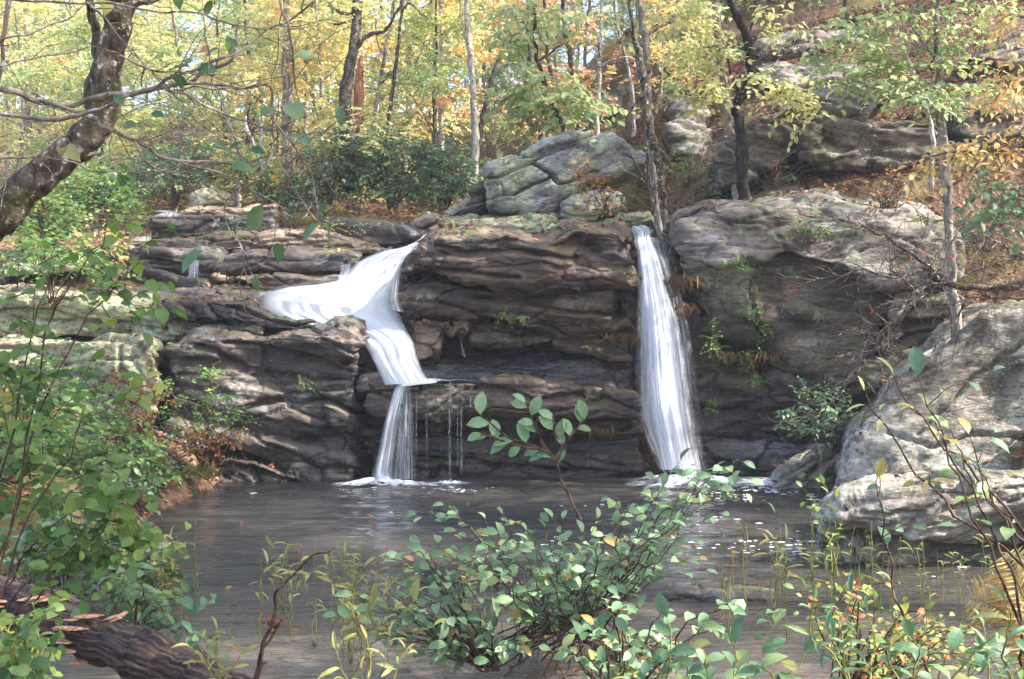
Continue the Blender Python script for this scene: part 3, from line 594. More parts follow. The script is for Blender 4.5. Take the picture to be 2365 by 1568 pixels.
tall = sheet('waterfall', [(1440,524,1486,516,17.6),(1460,540,1508,532,16.9),(1464,562,1504,558,16.3),(1470,604,1520,604,16.05),(1470,680,1548,680,15.9),(1468,780,1574,780,15.85),(1468,880,1590,880,15.85),(1474,970,1602,970,15.85),(1500,1040,1612,1040,15.85),(1522,1084,1622,1086,15.85)], 'fall_veil', bulge=0.25, nu=48, seed=12, rough=0.03)
props(tall, 'tall silky white fall plunging freely right of the central rock', 'waterfall')
sheet('veil', [(1470,548,1520,548,16.5),(1492,620,1552,620,16.2),(1500,720,1584,720,16.15),(1500,850,1606,850,16.1),(1508,1000,1622,1000,16.1),(1520,1090,1640,1090,16.1)], 'fall_thin', tall, bulge=0.1, nu=40, seed=3)
sheet('veil', [(1474,556,1506,556,16.2),(1480,640,1530,640,15.75),(1486,760,1556,760,15.65),(1492,900,1572,900,15.6),(1506,1000,1590,1000,15.6),(1524,1084,1606,1086,15.6)], 'fall_veil', tall, bulge=0.1, nu=30, seed=8)
for rows, lab in [([(436,600,462,600,18.6),(434,625,460,625,18.4),(432,642,462,645,18.3)], 'thin trickle crossing the rounded purple step at the left'),
                  ([(350,488,372,484,21.8),(372,492,412,490,21.4),(350,500,420,500,21.2)], 'small white riffle beside the flat pale capstone'),
                  ([(316,546,350,544,20.6),(300,556,354,556,20.2)], 'white water patch under the square stone block'),
                  ([(918,520,935,518,20.5),(940,532,962,532,20.2),(945,545,970,542,20.0)], 'split white trickle on the dark rock of the upper stream')]:
    o = sheet('trickle', rows, 'fall_thin', bulge=0.02, nu=8); props(o, lab, 'trickle')

# foam and bubbles: uncountable
t = NT('foam'); p = t.position(); a = t.noise(p, 7, 6, 0.7); at = t.node('ShaderNodeAttribute'); at.attribute_name = 'rnd'
t.l.new(t.math('MULTIPLY', t.ramp(a, [(0.38, G(0.0)), (0.6, G(1))]), at.outputs['Fac'], True), t.b.inputs['Alpha'])
t.b.inputs['Base Color'].default_value = srgb('#eef0f6'); t.b.inputs['Roughness'].default_value = 0.7
M['foam'] = t.m
t = NT('bubble'); t.b.inputs['Base Color'].default_value = srgb('#e6e8f2'); t.b.inputs['Roughness'].default_value = 0.3; M['bubble'] = t.m
def foam_patch(cx, cy, rx, ry, hz, seed, label):
    n = 40; gx, gy = np.meshgrid(np.linspace(-1, 1, n), np.linspace(-1, 1, n)); r = np.hypot(gx, gy)
    al = np.clip(1.35-1.35*r - 0.25*fbm(gx*3, gy*3, 0*gx, seed, 3), 0, 1)*1.4
    z = 0.006 + hz*np.clip(1-r, 0, 1)*(0.6+0.5*fbm(gx*5, gy*5, 0*gx, seed+3, 3)).clip(0)
    idx = np.arange(n*n).reshape(n, n); fc = np.stack([idx[:-1, :-1], idx[:-1, 1:], idx[1:, 1:], idx[1:, :-1]], -1).reshape(-1, 4)
    o = mesh_obj('foam', np.stack([(cx+gx*rx).ravel(), (cy+gy*ry).ravel(), z.ravel()], 1), fc, M['foam'], attr=al.ravel())
    props(o, label, 'foam', None, 'stuff')
foam_patch(-1.75, 15.45, 0.85, 0.28, 0.12, 3, 'white foam where the narrow lower fall meets the pool')
foam_patch(-0.85, 15.6, 0.35, 0.10, 0.06, 4, 'little foam line under the thin trickles')
foam_patch(-1.35, 16.13, 0.6, 0.14, 0.06, 9, 'thin white water spread along the ledge at the cascade foot'); bpy.data.objects[[k for k in bpy.data.objects.keys() if k.startswith('foam')][-1]].location.z += 1.40
foam_patch(2.5, 15.7, 0.95, 0.8, 0.16, 5, 'churned white foam under the tall fall')
foam_patch(3.6, 15.75, 1.3, 0.6, 0.05, 6, 'white foam streak running from the tall fall to the striped rock')
nb = 700; bx = np.concatenate([rng.normal(3.4, 0.9, 330), rng.normal(2.4, 1.5, 250), rng.normal(-0.6, 1.0, 120)])
by = np.concatenate([rng.uniform(9.5, 15.2, 580), rng.uniform(14.4, 15.3, 120)])
by[:330] = 15.3-np.abs(rng.normal(0, 1.1, 330)); by[330:480] = rng.normal(10.6, 0.5, 150); bx[330:480] = rng.normal(2.9, 0.7, 150); keep_ = fbm(bx*1.2, by*1.2, 0*bx, 5, 3) > -0.15; bx = bx[keep_]; by = by[keep_]; nb = len(bx)
rad = rng.gamma(2.0, 0.0065, nb)+0.007
ang = np.linspace(0, 2*np.pi, 7)[:-1]; V_ = []; F_ = []
for i in range(nb):
    b0 = len(V_)
    for rr_, zz in ((1.0, 0.0), (0.6, 0.6)):
        for a_i in ang: V_.append((bx[i]+rad[i]*rr_*math.cos(a_i)*1.2, by[i]+rad[i]*rr_*math.sin(a_i), 0.003+rad[i]*zz*0.12))
    for k in range(6): F_.append((b0+k, b0+(k+1) % 6, b0+6+(k+1) % 6, b0+6+k))
    F_.append((b0+6, b0+7, b0+8, b0+9)); F_.append((b0+6, b0+9, b0+10, b0+11))
o = mesh_obj('bubbles', V_, np.array(F_), M['bubble']); props(o, 'white bubbles drifting on the dark pool', 'bubbles', None, 'stuff')
# ------------------------------------------------------------------ growing things: tubes and leaves
def U3(a): return a/(np.linalg.norm(a, axis=-1, keepdims=True)+1e-9)
class Wood:
    def __init__(s): s.v = []; s.f = []; s.n = 0
    def tube(s, pts, rad, k=6, lump=0.0):
        pts = np.asarray(pts, float); m = len(pts)
        rad = np.broadcast_to(np.asarray(rad, float), (m,)) if np.ndim(rad) == 0 or len(rad) == m else np.interp(np.linspace(0, 1, m), np.linspace(0, 1, len(rad)), rad)
        tg = np.gradient(pts, axis=0); tg = U3(tg)
        ref = np.array([0.0, 0.0, 1.0]) if abs(tg[:, 2]).mean() < 0.8 else np.array([1.0, 0.0, 0.0])
        a = U3(np.cross(tg, ref)); b = np.cross(tg, a); th = np.linspace(0, 2*np.pi, k+1)[:-1]
        r = rad[:, None, None]*np.ones((1, k, 1))
        ring = pts[:, None, :] + r*(a[:, None, :]*np.cos(th)[None, :, None] + b[:, None, :]*np.sin(th)[None, :, None])
        if lump:
            q = ring.reshape(-1, 3); c = np.repeat(pts, k, 0); n = fbm(q[:, 0]*4/lump, q[:, 1]*4/lump, q[:, 2]*2/lump, 5, 3)
            q = c + (q-c)*(1+0.22*n)[:, None]; ring = q.reshape(m, k, 3)
        s.v.append(ring.reshape(-1, 3)); i = np.arange(m*k).reshape(m, k)+s.n; j = np.roll(i, -1, 1)
        s.f.append(np.stack([i[:-1], j[:-1], j[1:], i[1:]], -1).reshape(-1, 4))
        s.n += m*k
        # closing tip
        s.v.append(pts[-1:]+tg[-1:]*rad[-1]); s.f.append(np.array([[i[-1, q], i[-1, (q+1) % k], s.n, s.n] for q in range(k)])); s.n += 1
    def obj(s, name, mat, parent=None, **kw):
        v = np.concatenate(s.v); f = np.concatenate(s.f)
        faces = [tuple(q[:3]) if q[2] == q[3] else tuple(q) for q in f.tolist()] if len(f) < 60000 else f
        return mesh_obj(name, v, faces, M[mat] if isinstance(mat, str) else mat, parent, **kw)
def smooth_line(pts, n=8, wob=0.0, seed=0):
    p = np.asarray([tuple(q) for q in pts], float); k = len(p)
    if k == 2: p = np.stack([p[0], p[0]*0.5+p[1]*0.5, p[1]]); k = 3
    T = np.linspace(0, k-1, (k-1)*n+1); i = np.clip(T.astype(int), 0, k-2); f = (T-i)[:, None]
    p0 = p[np.clip(i-1, 0, k-1)]; p1 = p[i]; p2 = p[i+1]; p3 = p[np.clip(i+2, 0, k-1)]
    r = 0.5*((2*p1)+(-p0+p2)*f+(2*p0-5*p1+4*p2-p3)*f**2+(-p0+3*p1-3*p2+p3)*f**3)
    if wob:
        L = np.concatenate([[0], np.cumsum(np.linalg.norm(np.diff(r, axis=0), axis=1))])
        for d in range(3): r[:, d] += wob*fbm(L*1.7/max(wob*8, 0.12)+d*31, 0*L, 0*L, seed+d, 2)*np.minimum(1, L/(wob*4+1e-6))
    return r
# leaf outlines: (across, along, lift); quads only
def leaf_shape(kind):
    if kind == 'dot': return np.array([(0, 0, 0), (0.32, 0.5, 0.05), (0, 1, -0.05), (-0.32, 0.5, 0.05)]), np.array([(0, 1, 2, 3)])
    w = {'oval': (0.0, 0.21, 0.28, 0.21, 0.0), 'round': (0.0, 0.30, 0.36, 0.27, 0.0), 'lance': (0.0, 0.085, 0.11, 0.08, 0.0), 'blade': (0.03, 0.06, 0.055, 0.035, 0.0)}[kind]
    y = (0.0, 0.25, 0.52, 0.78, 1.0); mid = []; v = []; f = []
    z = (0.0, 0.02, 0.0, -0.05, -0.14)
    for i in range(5): v.append((0, y[i], z[i]))
    for sgn in (1, -1):
        b = len(v)
        for i in (1, 2, 3): v.append((sgn*w[i], y[i]+0.02, z[i]+0.07))
        q = [(0, b, 1, 1), (1, b, b+1, 2), (2, b+1, b+2, 3), (3, b+2, 4, 4)]
        for a in q: f.append(a if sgn > 0 else a[::-1])
    return np.array(v, float), f
SH = {}
for k_ in ('dot', 'oval', 'round', 'lance', 'blade'):
    v_, f_ = leaf_shape(k_)
    if k_ != 'dot':   # triangles at base and tip become quads with a split midrib point
        ff = []
        vv = [tuple(p) for p in v_]
        for a in f_:
            if len(set(a)) == 4: ff.append(a)
            else:
                s_ = [q for i, q in enumerate(a) if q not in a[:i]]
                e = (np.array(vv[s_[0]])+np.array(vv[s_[1]]))/2; vv.append(tuple(e)); ff.append((s_[0], len(vv)-1, s_[1], s_[2]))
        v_, f_ = np.array(vv), np.array(ff)
    SH[k_] = (v_, f_)
def leaf_arrays(kind, pos, d, nrm, size, rnd, curl=None):
    v, f = SH[kind]; pos = np.asarray(pos, float); d = U3(np.asarray(d, float)); nrm = np.asarray(nrm, float)
    nrm = U3(nrm-(nrm*d).sum(1, keepdims=True)*d); s = np.cross(d, nrm); size = np.asarray(size, float)[:, None, None]
    lift = v[None, :, 2:3]*1.0
    if curl is not None: lift = lift - np.asarray(curl)[:, None, None]*(v[None, :, 1:2]**2)
    co = pos[:, None, :] + size*(v[None, :, 0:1]*s[:, None, :] + v[None, :, 1:2]*d[:, None, :] + lift*nrm[:, None, :])
    n = len(pos); fc = f[None]+(np.arange(n)*len(v))[:, None, None]
    return co.reshape(-1, 3), fc.reshape(-1, f.shape[1]), np.repeat(rnd, len(v))
class Leaves:
    def __init__(s): s.p = []; s.d = []; s.n = []; s.s = []; s.r = []
    def add(s, p, d, n, size, r): s.p.append(p); s.d.append(d); s.n.append(n); s.s.append(size); s.r.append(r)
    def add_many(s, p, d, n, size, r):
        for a in zip(p, d, n, size, r): s.add(*a)
    def obj(s, name, kind, mat, parent=None, **kw):
        co, fc, r = leaf_arrays(kind, np.array(s.p), np.array(s.d), np.array(s.n), np.array(s.s), np.array(s.r), rng.uniform(-0.1, 0.35, len(s.p)) if kind != 'dot' else None)
        return mesh_obj(name, co, fc, M[mat], parent, attr=r, smooth=False, **kw)
def rv(n=None): return U3(rng.normal(size=(n, 3))) if n else U3(rng.normal(size=3))
UP = np.array([0, 0, 1.0]); TOCAM = np.array([0, -1.0, 0])

M['leaf_yellow'] = leaf_mat('yellow_autumn_leaves', [(0, '#98a574'), (0.4, '#bfc48c'), (0.75, '#e0d89c'), (1, '#e2c090')], 0.6)
M['leaf_gold'] = leaf_mat('gold_autumn_leaves', [(0, '#b4b67c'), (0.4, '#dccc8c'), (0.75, '#e0bc84'), (1, '#d09c78')], 0.6)
M['leaf_lime'] = leaf_mat('light_green_leaves', [(0, '#748c66'), (0.5, '#9fb07c'), (0.85, '#c2ca8c'), (1, '#d0be80')], 0.55)
M['leaf_orange'] = leaf_mat('orange_pink_leaves', [(0, '#c0b078'), (0.4, '#d0a880'), (0.8, '#c89480'), (1, '#c07c7c')], 0.6)
M['leaf_laurel'] = leaf_mat('blue_green_leaves', [(0, '#44624c'), (0.5, '#648464'), (0.85, '#84a070'), (1, '#a4ae64')], 0.3, 0.4)
M['leaf_alder'] = leaf_mat('alder_leaves', [(0, '#507050'), (0.5, '#74966e'), (0.85, '#96b084'), (0.97, '#9c9c58'), (1, '#a88450')], 0.32, 0.5, 0.4)
M['leaf_lance'] = leaf_mat('lance_leaves', [(0, '#4c6e54'), (0.6, '#6c9068'), (0.9, '#92a468'), (1, '#b08a4c')], 0.35, 0.4, 0.45)
M['leaf_bank'] = leaf_mat('bank_leaves', [(0, '#3e6036'), (0.5, '#5e8046'), (0.9, '#8aa256'), (1, '#b8ae5c')], 0.45, 0.42, 0.4)
M['leaf_dark'] = leaf_mat('branch_leaves', [(0, '#3a5a34'), (0.6, '#587854'), (0.9, '#7f8f60'), (1, '#c08040')], 0.35, 0.4, 0.5)
M['leaf_rust'] = leaf_mat('rusty_leaves', [(0, '#74482e'), (0.5, '#96643e'), (1, '#b0904e')], 0.4)
M['leaf_red'] = leaf_mat('red_leaves', [(0, '#a83a2c'), (0.5, '#c8543c'), (1, '#d87a4c')], 0.5)
M['leaf_litter'] = leaf_mat('fallen_leaves', [(0, '#442a22'), (0.35, '#6a4034'), (0.7, '#8c6048'), (0.93, '#a88c68'), (1, '#b0503a')], 0.1, 0.7, 0.2)
M['leaf_redden'] = leaf_mat('mixed_shrub_leaves', [(0, '#55703c'), (0.4, '#7e9450'), (0.7, '#aeb060'), (0.88, '#b8905c'), (1, '#b0503c')], 0.4, 0.5)
M['leaf_stalk'] = leaf_mat('yellow_stalk_leaves', [(0, '#7c8a50'), (0.5, '#a0a262'), (1, '#c0b078')], 0.45, 0.5)
M['fern'] = leaf_mat('straw_fern', [(0, '#b4a468'), (0.5, '#cabc80'), (1, '#c09468')], 0.3, 0.6)
M['grass'] = leaf_mat('rusty_grass', [(0, '#4a3424'), (0.5, '#6e4c34'), (1, '#7e6a40')], 0.3, 0.7)
M['moss_leaf'] = leaf_mat('cliff_leaves', [(0, '#2f5a24'), (0.6, '#4f7e30'), (1, '#8a9a3c')], 0.4, 0.5)
M['bark_dark'] = bark_mat('dark_bark', '#1c1613', '#3d332e', '#6a5f58', 0.25, 0.3, '#9a9a8e')
M['bark_black'] = bark_mat('black_bark', '#0c0a09', '#221c19', '#4a423c', 0.12, 0.3, '#8a8a7e')
M['bark_grey'] = bark_mat('grey_bark', '#4a423c', '#7a7068', '#a59c92', 0.3, 0.3, '#c4c2b8')
M['bark_pale'] = bark_mat('pale_bark', '#4e4740', '#8f867a', '#bdb6ac', 0.5, 0.3, '#ccc9c0')
M['bark_brown'] = bark_mat('bare_brown_wood', '#5e3c2c', '#8f6048', '#b08468', 0.0, 0.12)
M['bark_lichen'] = bark_mat('lichened_bark', '#1e1712', '#4c4036', '#82766a', 0.3, 0.6, '#bfbdb4', 0.35, 16, 2.2)
M['bark_log'] = bark_mat('furrowed_log_bark', '#0e0a08', '#30231e', '#64524a', 0.05, 0.22, '#8a8480', 0.1, 16, 2.5)
M['twig'] = bark_mat('twig_bark', '#3a2c24', '#6a5a4e', '#9a8c80', 0.3, 0.4, '#b8b4a8', 0, 30, 0.5)
M['twig_green'] = bark_mat('green_stem', '#4a4a24', '#7a7a3c', '#9a9450', 0.0, 0.4, '#b8b4a8', 0, 30, 0.3)
M['twig_dark'] = bark_mat('dark_twig', '#241a16', '#4a3830', '#6e5a4e', 0.1, 0.4, '#8c8478', 0, 30, 0.5)

def gz_at(x, y): return float(H(np.array([x]), np.array([y]))[0])

def twig_cluster(L, c, direction, length, n, size, spread=0.5, wood=None, r=0.006, droop=0.3, rr=(0, 1)):
    """a leafy twig: leaves set alternately along a drooping line"""
    d = U3(np.asarray(direction, float)); side = U3(np.cross(d, UP)+1e-6)
    t = np.linspace(0.12, 1, n)
    p = c + d*length*t[:, None] - UP*droop*length*(t**2)[:, None]
    sg = np.where(np.arange(n) % 2 == 0, 1, -1)[:, None]
    ld = U3(d*0.55 + side*sg*0.8 - UP*0.25 + rng.normal(0, 0.28, (n, 3)))
    nm = U3(UP*0.9 + TOCAM*0.35 + rng.normal(0, 0.42*spread*2, (n, 3)))
    for i in range(n): L.add(p[i], ld[i], nm[i], size*R.uniform(0.65, 1.15), R.uniform(*rr))
    if wood is not None: wood.tube(np.concatenate([[c], p]), [r, r*0.35], 4)

# ---- woodland trees behind the falls: a few kinds, each grown once with its parts, then copied
def grow_tree(name, label, group, h, r, bark, leafmat, n_twig, lo, spread, leaf, seed, leaves_per=11, trunk_k=8, lean=0.05, limbs=14):
    global R
    Rr = random.Random(seed); root = empty(name, (0, 0, 0))
    props(root, label, 'tree', group)
    w = Wood(); m = 10
    ph = Rr.uniform(0, 6); pts = [(math.sin(i*0.7+ph)*0.05*h*0.15+lean*i*h/m*0.4, math.cos(i*0.6+ph)*0.02*h, -0.6+(h+0.6)*i/m) for i in range(m+1)]
    line = smooth_line(pts, 4, 0.04, seed); w.tube(line, [r, r*0.82, r*0.55, r*0.15], trunk_k)
    lv = Leaves(); tips = []
    for i in range(limbs):
        f = lo+(0.97-lo)*(i+Rr.random())/limbs; s = line[int(f*(len(line)-1))]; a = i*2.4+Rr.uniform(-.5, .5)
        ln = spread*(1.1-0.65*f)*Rr.uniform(0.6, 1.15); e = s+np.array([math.cos(a)*ln, math.sin(a)*ln, ln*Rr.uniform(0.05, 0.55)])
        mid = (s+e)/2+np.array([0, 0, ln*0.12]); l2 = smooth_line([s, mid, e], 5, 0.05, seed+i)
        w.tube(l2, [r*0.32*(1.1-f), 0.008], 5); tips.append(l2)
        for j in range(3):
            q = l2[Rr.randint(3, len(l2)-2)]; b = a+Rr.choice((-1, 1))*Rr.uniform(0.5, 1.1); l3 = ln*Rr.uniform(0.3, 0.55)
            e3 = q+np.array([math.cos(b)*l3, math.sin(b)*l3, l3*Rr.uniform(-0.1, 0.5)]); s3 = smooth_line([q, (q+e3)/2+UP*0.04, e3], 4, 0.03, seed+i*7+j)
            w.tube(s3, [r*0.10, 0.005], 4); tips.append(s3)
    for k in range(n_twig):
        l = tips[Rr.randrange(len(tips))]; q = l[min(len(l)-1, int(len(l)*(0.3+0.7*Rr.random()))) ]
        d = rv(); d[2] *= 0.35; q = q+rng.normal(0, 0.12*spread*0.5, 3)
        base_r = Rr.random()*0.75
        twig_cluster(lv, q, d, leaf*4.2, leaves_per, leaf, 0.7, None, droop=0.25, rr=(base_r, min(1, base_r+0.3)))
    w.obj('trunk', bark, root); lv.obj('crown', 'dot', leafmat, root)
    return root
KINDS = [
 grow_tree('understory_tree', 'small yellow-leaved tree in the wood behind the falls', 'yellow trees behind the falls', 9, 0.09, 'bark_grey', 'leaf_yellow', 900, 0.12, 3.2, 0.11, 1),
 grow_tree('understory_tree', 'small lime-green tree in the wood behind the falls', 'lime-green trees behind the falls', 8, 0.08, 'bark_dark', 'leaf_lime', 900, 0.10, 3.0, 0.11, 2),
 grow_tree('understory_tree', 'small golden-orange tree in the wood behind the falls', 'golden trees behind the falls', 9, 0.09, 'bark_grey', 'leaf_gold', 750, 0.15, 3.2, 0.11, 3),
 grow_tree('understory_tree', 'small pinkish-orange tree in the wood behind the falls', 'pinkish-orange trees behind the falls', 7, 0.07, 'bark_dark', 'leaf_orange', 380, 0.15, 2.6, 0.12, 4),
 grow_tree('canopy_tree', 'tall yellow-crowned forest tree with pale slender trunk', 'tall pale-trunked trees of the hillside wood', 17, 0.17, 'bark_pale', 'leaf_yellow', 700, 0.34, 4.6, 0.17, 5, limbs=18),
 grow_tree('canopy_tree', 'tall golden-crowned forest tree with dark slender trunk', 'tall dark-trunked trees of the hillside wood', 18, 0.2, 'bark_dark', 'leaf_gold', 700, 0.36, 4.8, 0.17, 6, limbs=18),
]
used = set()
def put(k, x, y, sc=1.0):
    z = gz_at(x, y); o = KINDS[k]
    if k in used: return copy_tree(o, (x, y, z), R.uniform(0, 6.28), sc)
    used.add(k); o.location = (x, y, z); o.rotation_euler = (0, 0, R.uniform(0, 6)); o.scale = (sc, sc, sc); return o
# woodland on the far side, denser to the left and centre, thinning on the right slope
for i, (y, n_) in enumerate([(27.5, 6), (30, 8), (33, 10), (37, 11), (42, 13), (48, 14), (56, 15), (65, 16)]):
    half = y*0.50
    for j in range(n_):
        x = -half + 2*half*(j+R.uniform(0.15, 0.85))/n_ ; yy = y+R.uniform(-1.6, 1.6)
        if x > 1.5 and yy < 38: continue
        if yy < 30 and -3.2 < x < 1.5 and R.random() < 0.5: continue
        k = R.choices(range(4), (5, 4, 1.8, 1))[0]
        put(k, x, yy, R.uniform(0.8, 1.15))
for i in range(26):
    y = R.uniform(36, 74); x = R.uniform(-0.5, 0.5)*y*1.15
    put(R.choice((4, 5)), x, y, R.uniform(0.85, 1.25))

for i in range(16):   # the wood along the top of the right slope
    put(R.choice((0, 1, 1, 2)), R.uniform(4.5, 19), R.uniform(34, 46), R.uniform(.75, 1.05))
for (u_, v_) in [(1500,200),(1560,170),(1455,150),(1610,230),(1530,250),(1590,140),(1500,100),(1545,60),(1590,80),(1620,40),(1665,60),(1700,25),(1760,40),(1830,30),(1900,20),(1960,40),(2040,30),(2110,20),(2200,20),(2300,10)]:
    y_ = min(ground_y(u_, v_), 60); put(R.choice((0, 1, 1, 0, 2)), (u_-CX)*y_/F, y_, R.uniform(.55, .8)*(0.45 if v_ > 120 else 1))
for i in range(6): put(R.choice((4, 5)), R.uniform(4, 18), R.uniform(36, 50), R.uniform(.8, 1.1))
# ------------------------------------------------------------------ traced trees of the middle distance
def uvline(pts, y, dy=0.0):
    n = len(pts); return [np.array(P(u, v, y+dy*i/max(1, n-1))) for i, (u, v) in enumerate(pts)]
def traced_tree(name, label, stem, y, rpx, bark, limbs=(), crown=None, cat='tree', ground=True, group=None, k=9, wob=0.02, lump=0.6, ydrift=0.0):
    """stem: picture points from the foot up; rpx: half widths (picture units); limbs: (points, half widths)"""
    base = P(*stem[0], y); root = empty(name, tuple(base)); props(root, label, cat, group)
    pl = uvline(stem, y, ydrift)
    if ground: pl = [pl[0]-UP*0.9] + pl
    line = smooth_line(pl, 7, wob, int(abs(stem[0][0])))
    w = Wood(); w.tube(line, np.array(rpx)*y/F, k, lump); w.obj('trunk', bark, root)
    if limbs:
        for pts, rp in limbs:
            a = uvline(pts, y); off = np.cumsum(rng.normal(0, 0.05, len(a)))
            a = [q+np.array([0, o_, 0]) for q, o_ in zip(a, off-off[0])]
            lw = Wood(); l = smooth_line(a, 6, wob, int(abs(pts[0][0]+pts[-1][1]))); lw.tube(l, np.array(rp)*y/F, 6)
            for j in range(3):
                i = R.randint(len(l)//2, len(l)-2); d = U3(l[i+1]-l[i]+rng.normal(0, 0.5, 3)*np.linalg.norm(l[i+1]-l[i])); L_ = np.linalg.norm(l[-1]-l[0])*R.uniform(.15, .3)
                lw.tube(smooth_line([l[i], l[i]+d*L_*0.5+UP*0.03, l[i]+d*L_], 4, 0.03, j), [rp[-1]*y/F*0.8, 0.003], 4)
            lw.obj('limb', bark, root)
    if crown:
        blobs, leafmat, size, per, kind = crown
        lv = Leaves(); tw = Wood()
        for (u, v, ru, rv_, n, dy) in blobs:
            for i in range(n):
                a = R.uniform(0, 6.283); q = math.sqrt(R.random()); yy = y+dy+R.uniform(-1, 1)*ru/F*y*0.7
                c = np.array(P(u+math.cos(a)*q*ru, v+math.sin(a)*q*rv_, yy)); d = rv(); d[2] = d[2]*0.3+0.0
                b0 = R.random()*0.7; twig_cluster(lv, c, d, size*4.0, per, size, 0.5, tw, 0.004, 0.25, (b0, b0+0.3))
        lv.obj('crown', kind, leafmat, root); tw.obj('twigs', 'twig', root)
    return root
def hill_y(u, v, lo=17.5): return ground_y(u, v, lo)
traced_tree('dark_tree', 'tall dark-barked tree with a bent limb, standing left of the bare brown trunk', [(800,345),(796,250),(803,180),(818,100),(826,0),(832,-160)], 24.5, [20,17,15,13,12,11], 'bark_dark',
  limbs=[([(816,120),(838,92),(862,80),(886,73),(905,52),(925,20),(940,-30)], [6,5,3,2]), ([(822,38),(805,32),(782,28),(760,14)], [5,4,2]), ([(822,45),(800,50),(770,58)], [3,2])],
  crown=([(830,-200,220,90,90,0),(700,-150,120,60,30,0)], 'leaf_gold', 0.14, 10, 'dot'))
traced_tree('broken_tree', 'bare reddish-brown broken trunk without bark beside the dark tree', [(822,352),(826,260),(830,180),(834,132)], 25.5, [17,15,14,9,4], 'bark_brown', cat='dead tree')
thin = [('slender dark leaning tree right of the bare brown trunk', [(893,312),(903,230),(917,120),(926,40),(930,-60)], 25, [5,4.5,4,3.5], 'bark_dark', [([(925,30),(945,10),(965,25),(985,40)], [2.5,1.5])]),
 ('slender grey tree forked near its top between two dark ones', [(862,310),(872,220),(890,120),(902,60),(912,-20)], 25.8, [5,4.5,4,3], 'bark_grey', [([(888,130),(870,90),(868,40)], [2,1.2])]),
 ('straight white-barked tree in the middle of the wood', [(1020,372),(1019,250),(1021,120),(1019,0),(1018,-90)], 29, [7,6.5,6,5.5], 'bark_pale', []),
 ('pale tree with sunlit upper trunk behind the laurel thicket', [(1095,425),(1098,330),(1092,220),(1085,120),(1078,30),(1075,-60)], 25, [9,8.5,7.5,6.5,6], 'bark_pale', [([(1085,130),(1070,70),(1060,0)], [4,3,2]), ([(1093,250),(1125,230),(1150,235)], [2,1])]),
 ('dark slanting trunk crossing the pale tree', [(1102,330),(1118,260),(1140,170),(1160,120)], 25.6, [8,7.5,7,5], 'bark_dark', []),
 ('split pale tree with peeling white bark beyond the left rock steps', [(608,440),(604,380),(603,320),(598,262)], 25, [9,8.5,7.5,3], 'bark_pale', [([(604,375),(585,330),(572,300),(566,268)], [6,4.5,3])]),
 ('thin pale tree leaning left of the split pale one', [(552,432),(562,390),(548,340),(522,270),(505,200)], 26, [6,5,4.5,3], 'bark_pale', []),
 ('straight grey tree right of the split pale one', [(672,432),(668,330),(668,200),(664,90),(655,-40)], 27, [8,7.5,7,6], 'bark_grey', [([(666,130),(690,80),(700,20)], [3,2])]),
 ('small straight grey tree standing in front of the upper outcrop ledge', [(1378,303),(1379,260),(1383,200),(1384,120),(1388,40),(1390,-50)], 23, [6,6,5,4,3.5], 'bark_pale', [([(1381,150),(1440,135),(1470,140)], [2,1.2]), ([(1384,110),(1360,90),(1340,60)], [2,1.2])]),
 ('dark tree with a crooked foot behind the grey boulder', [(1250,302),(1228,290),(1213,262),(1215,200),(1222,110),(1220,0),(1222,-80)], 26, [9,8,8,7,6,6], 'bark_dark', []),
 ('dark thin tree left of the twin stems', [(1330,250),(1318,140),(1302,60),(1296,-60)], 29, [8,7,6,5], 'bark_dark', []),
 ('thin pale-grey tree beside the lime-green leaves near the top', [(1462,230),(1445,140),(1425,60),(1415,-50)], 27, [6,5,4,4], 'bark_grey', []),
]
for lab, st, y, r, b, lim in thin:
    traced_tree('slender_tree', lab, st, y, r, b, lim, crown=([(st[-1][0], -170, 130, 70, 34, 0)], 'leaf_yellow', 0.14, 10, 'dot'), k=8)
traced_tree('broadleaf_tree', 'green broadleaf tree with drooping clusters of large leaves behind the split boulder', [(1300,300),(1285,262),(1262,200),(1238,120),(1235,0),(1240,-120)], 21.5, [5,5,5,4,4], 'bark_dark',
  limbs=[([(1262,200),(1230,170),(1205,150)], [3,2]), ([(1245,140),(1290,110),(1310,90)], [3,2])],
  crown=([(1190,60,60,60,30,0),(1240,30,70,40,28,0),(1165,150,30,45,12,0),(1270,205,75,50,52,-.3),(1180,230,45,35,18,0),(1325,235,45,35,22,0),(1240,270,50,30,20,0),(1370,60,50,50,12,0)], 'leaf_lime', 0.19, 7, 'oval'))
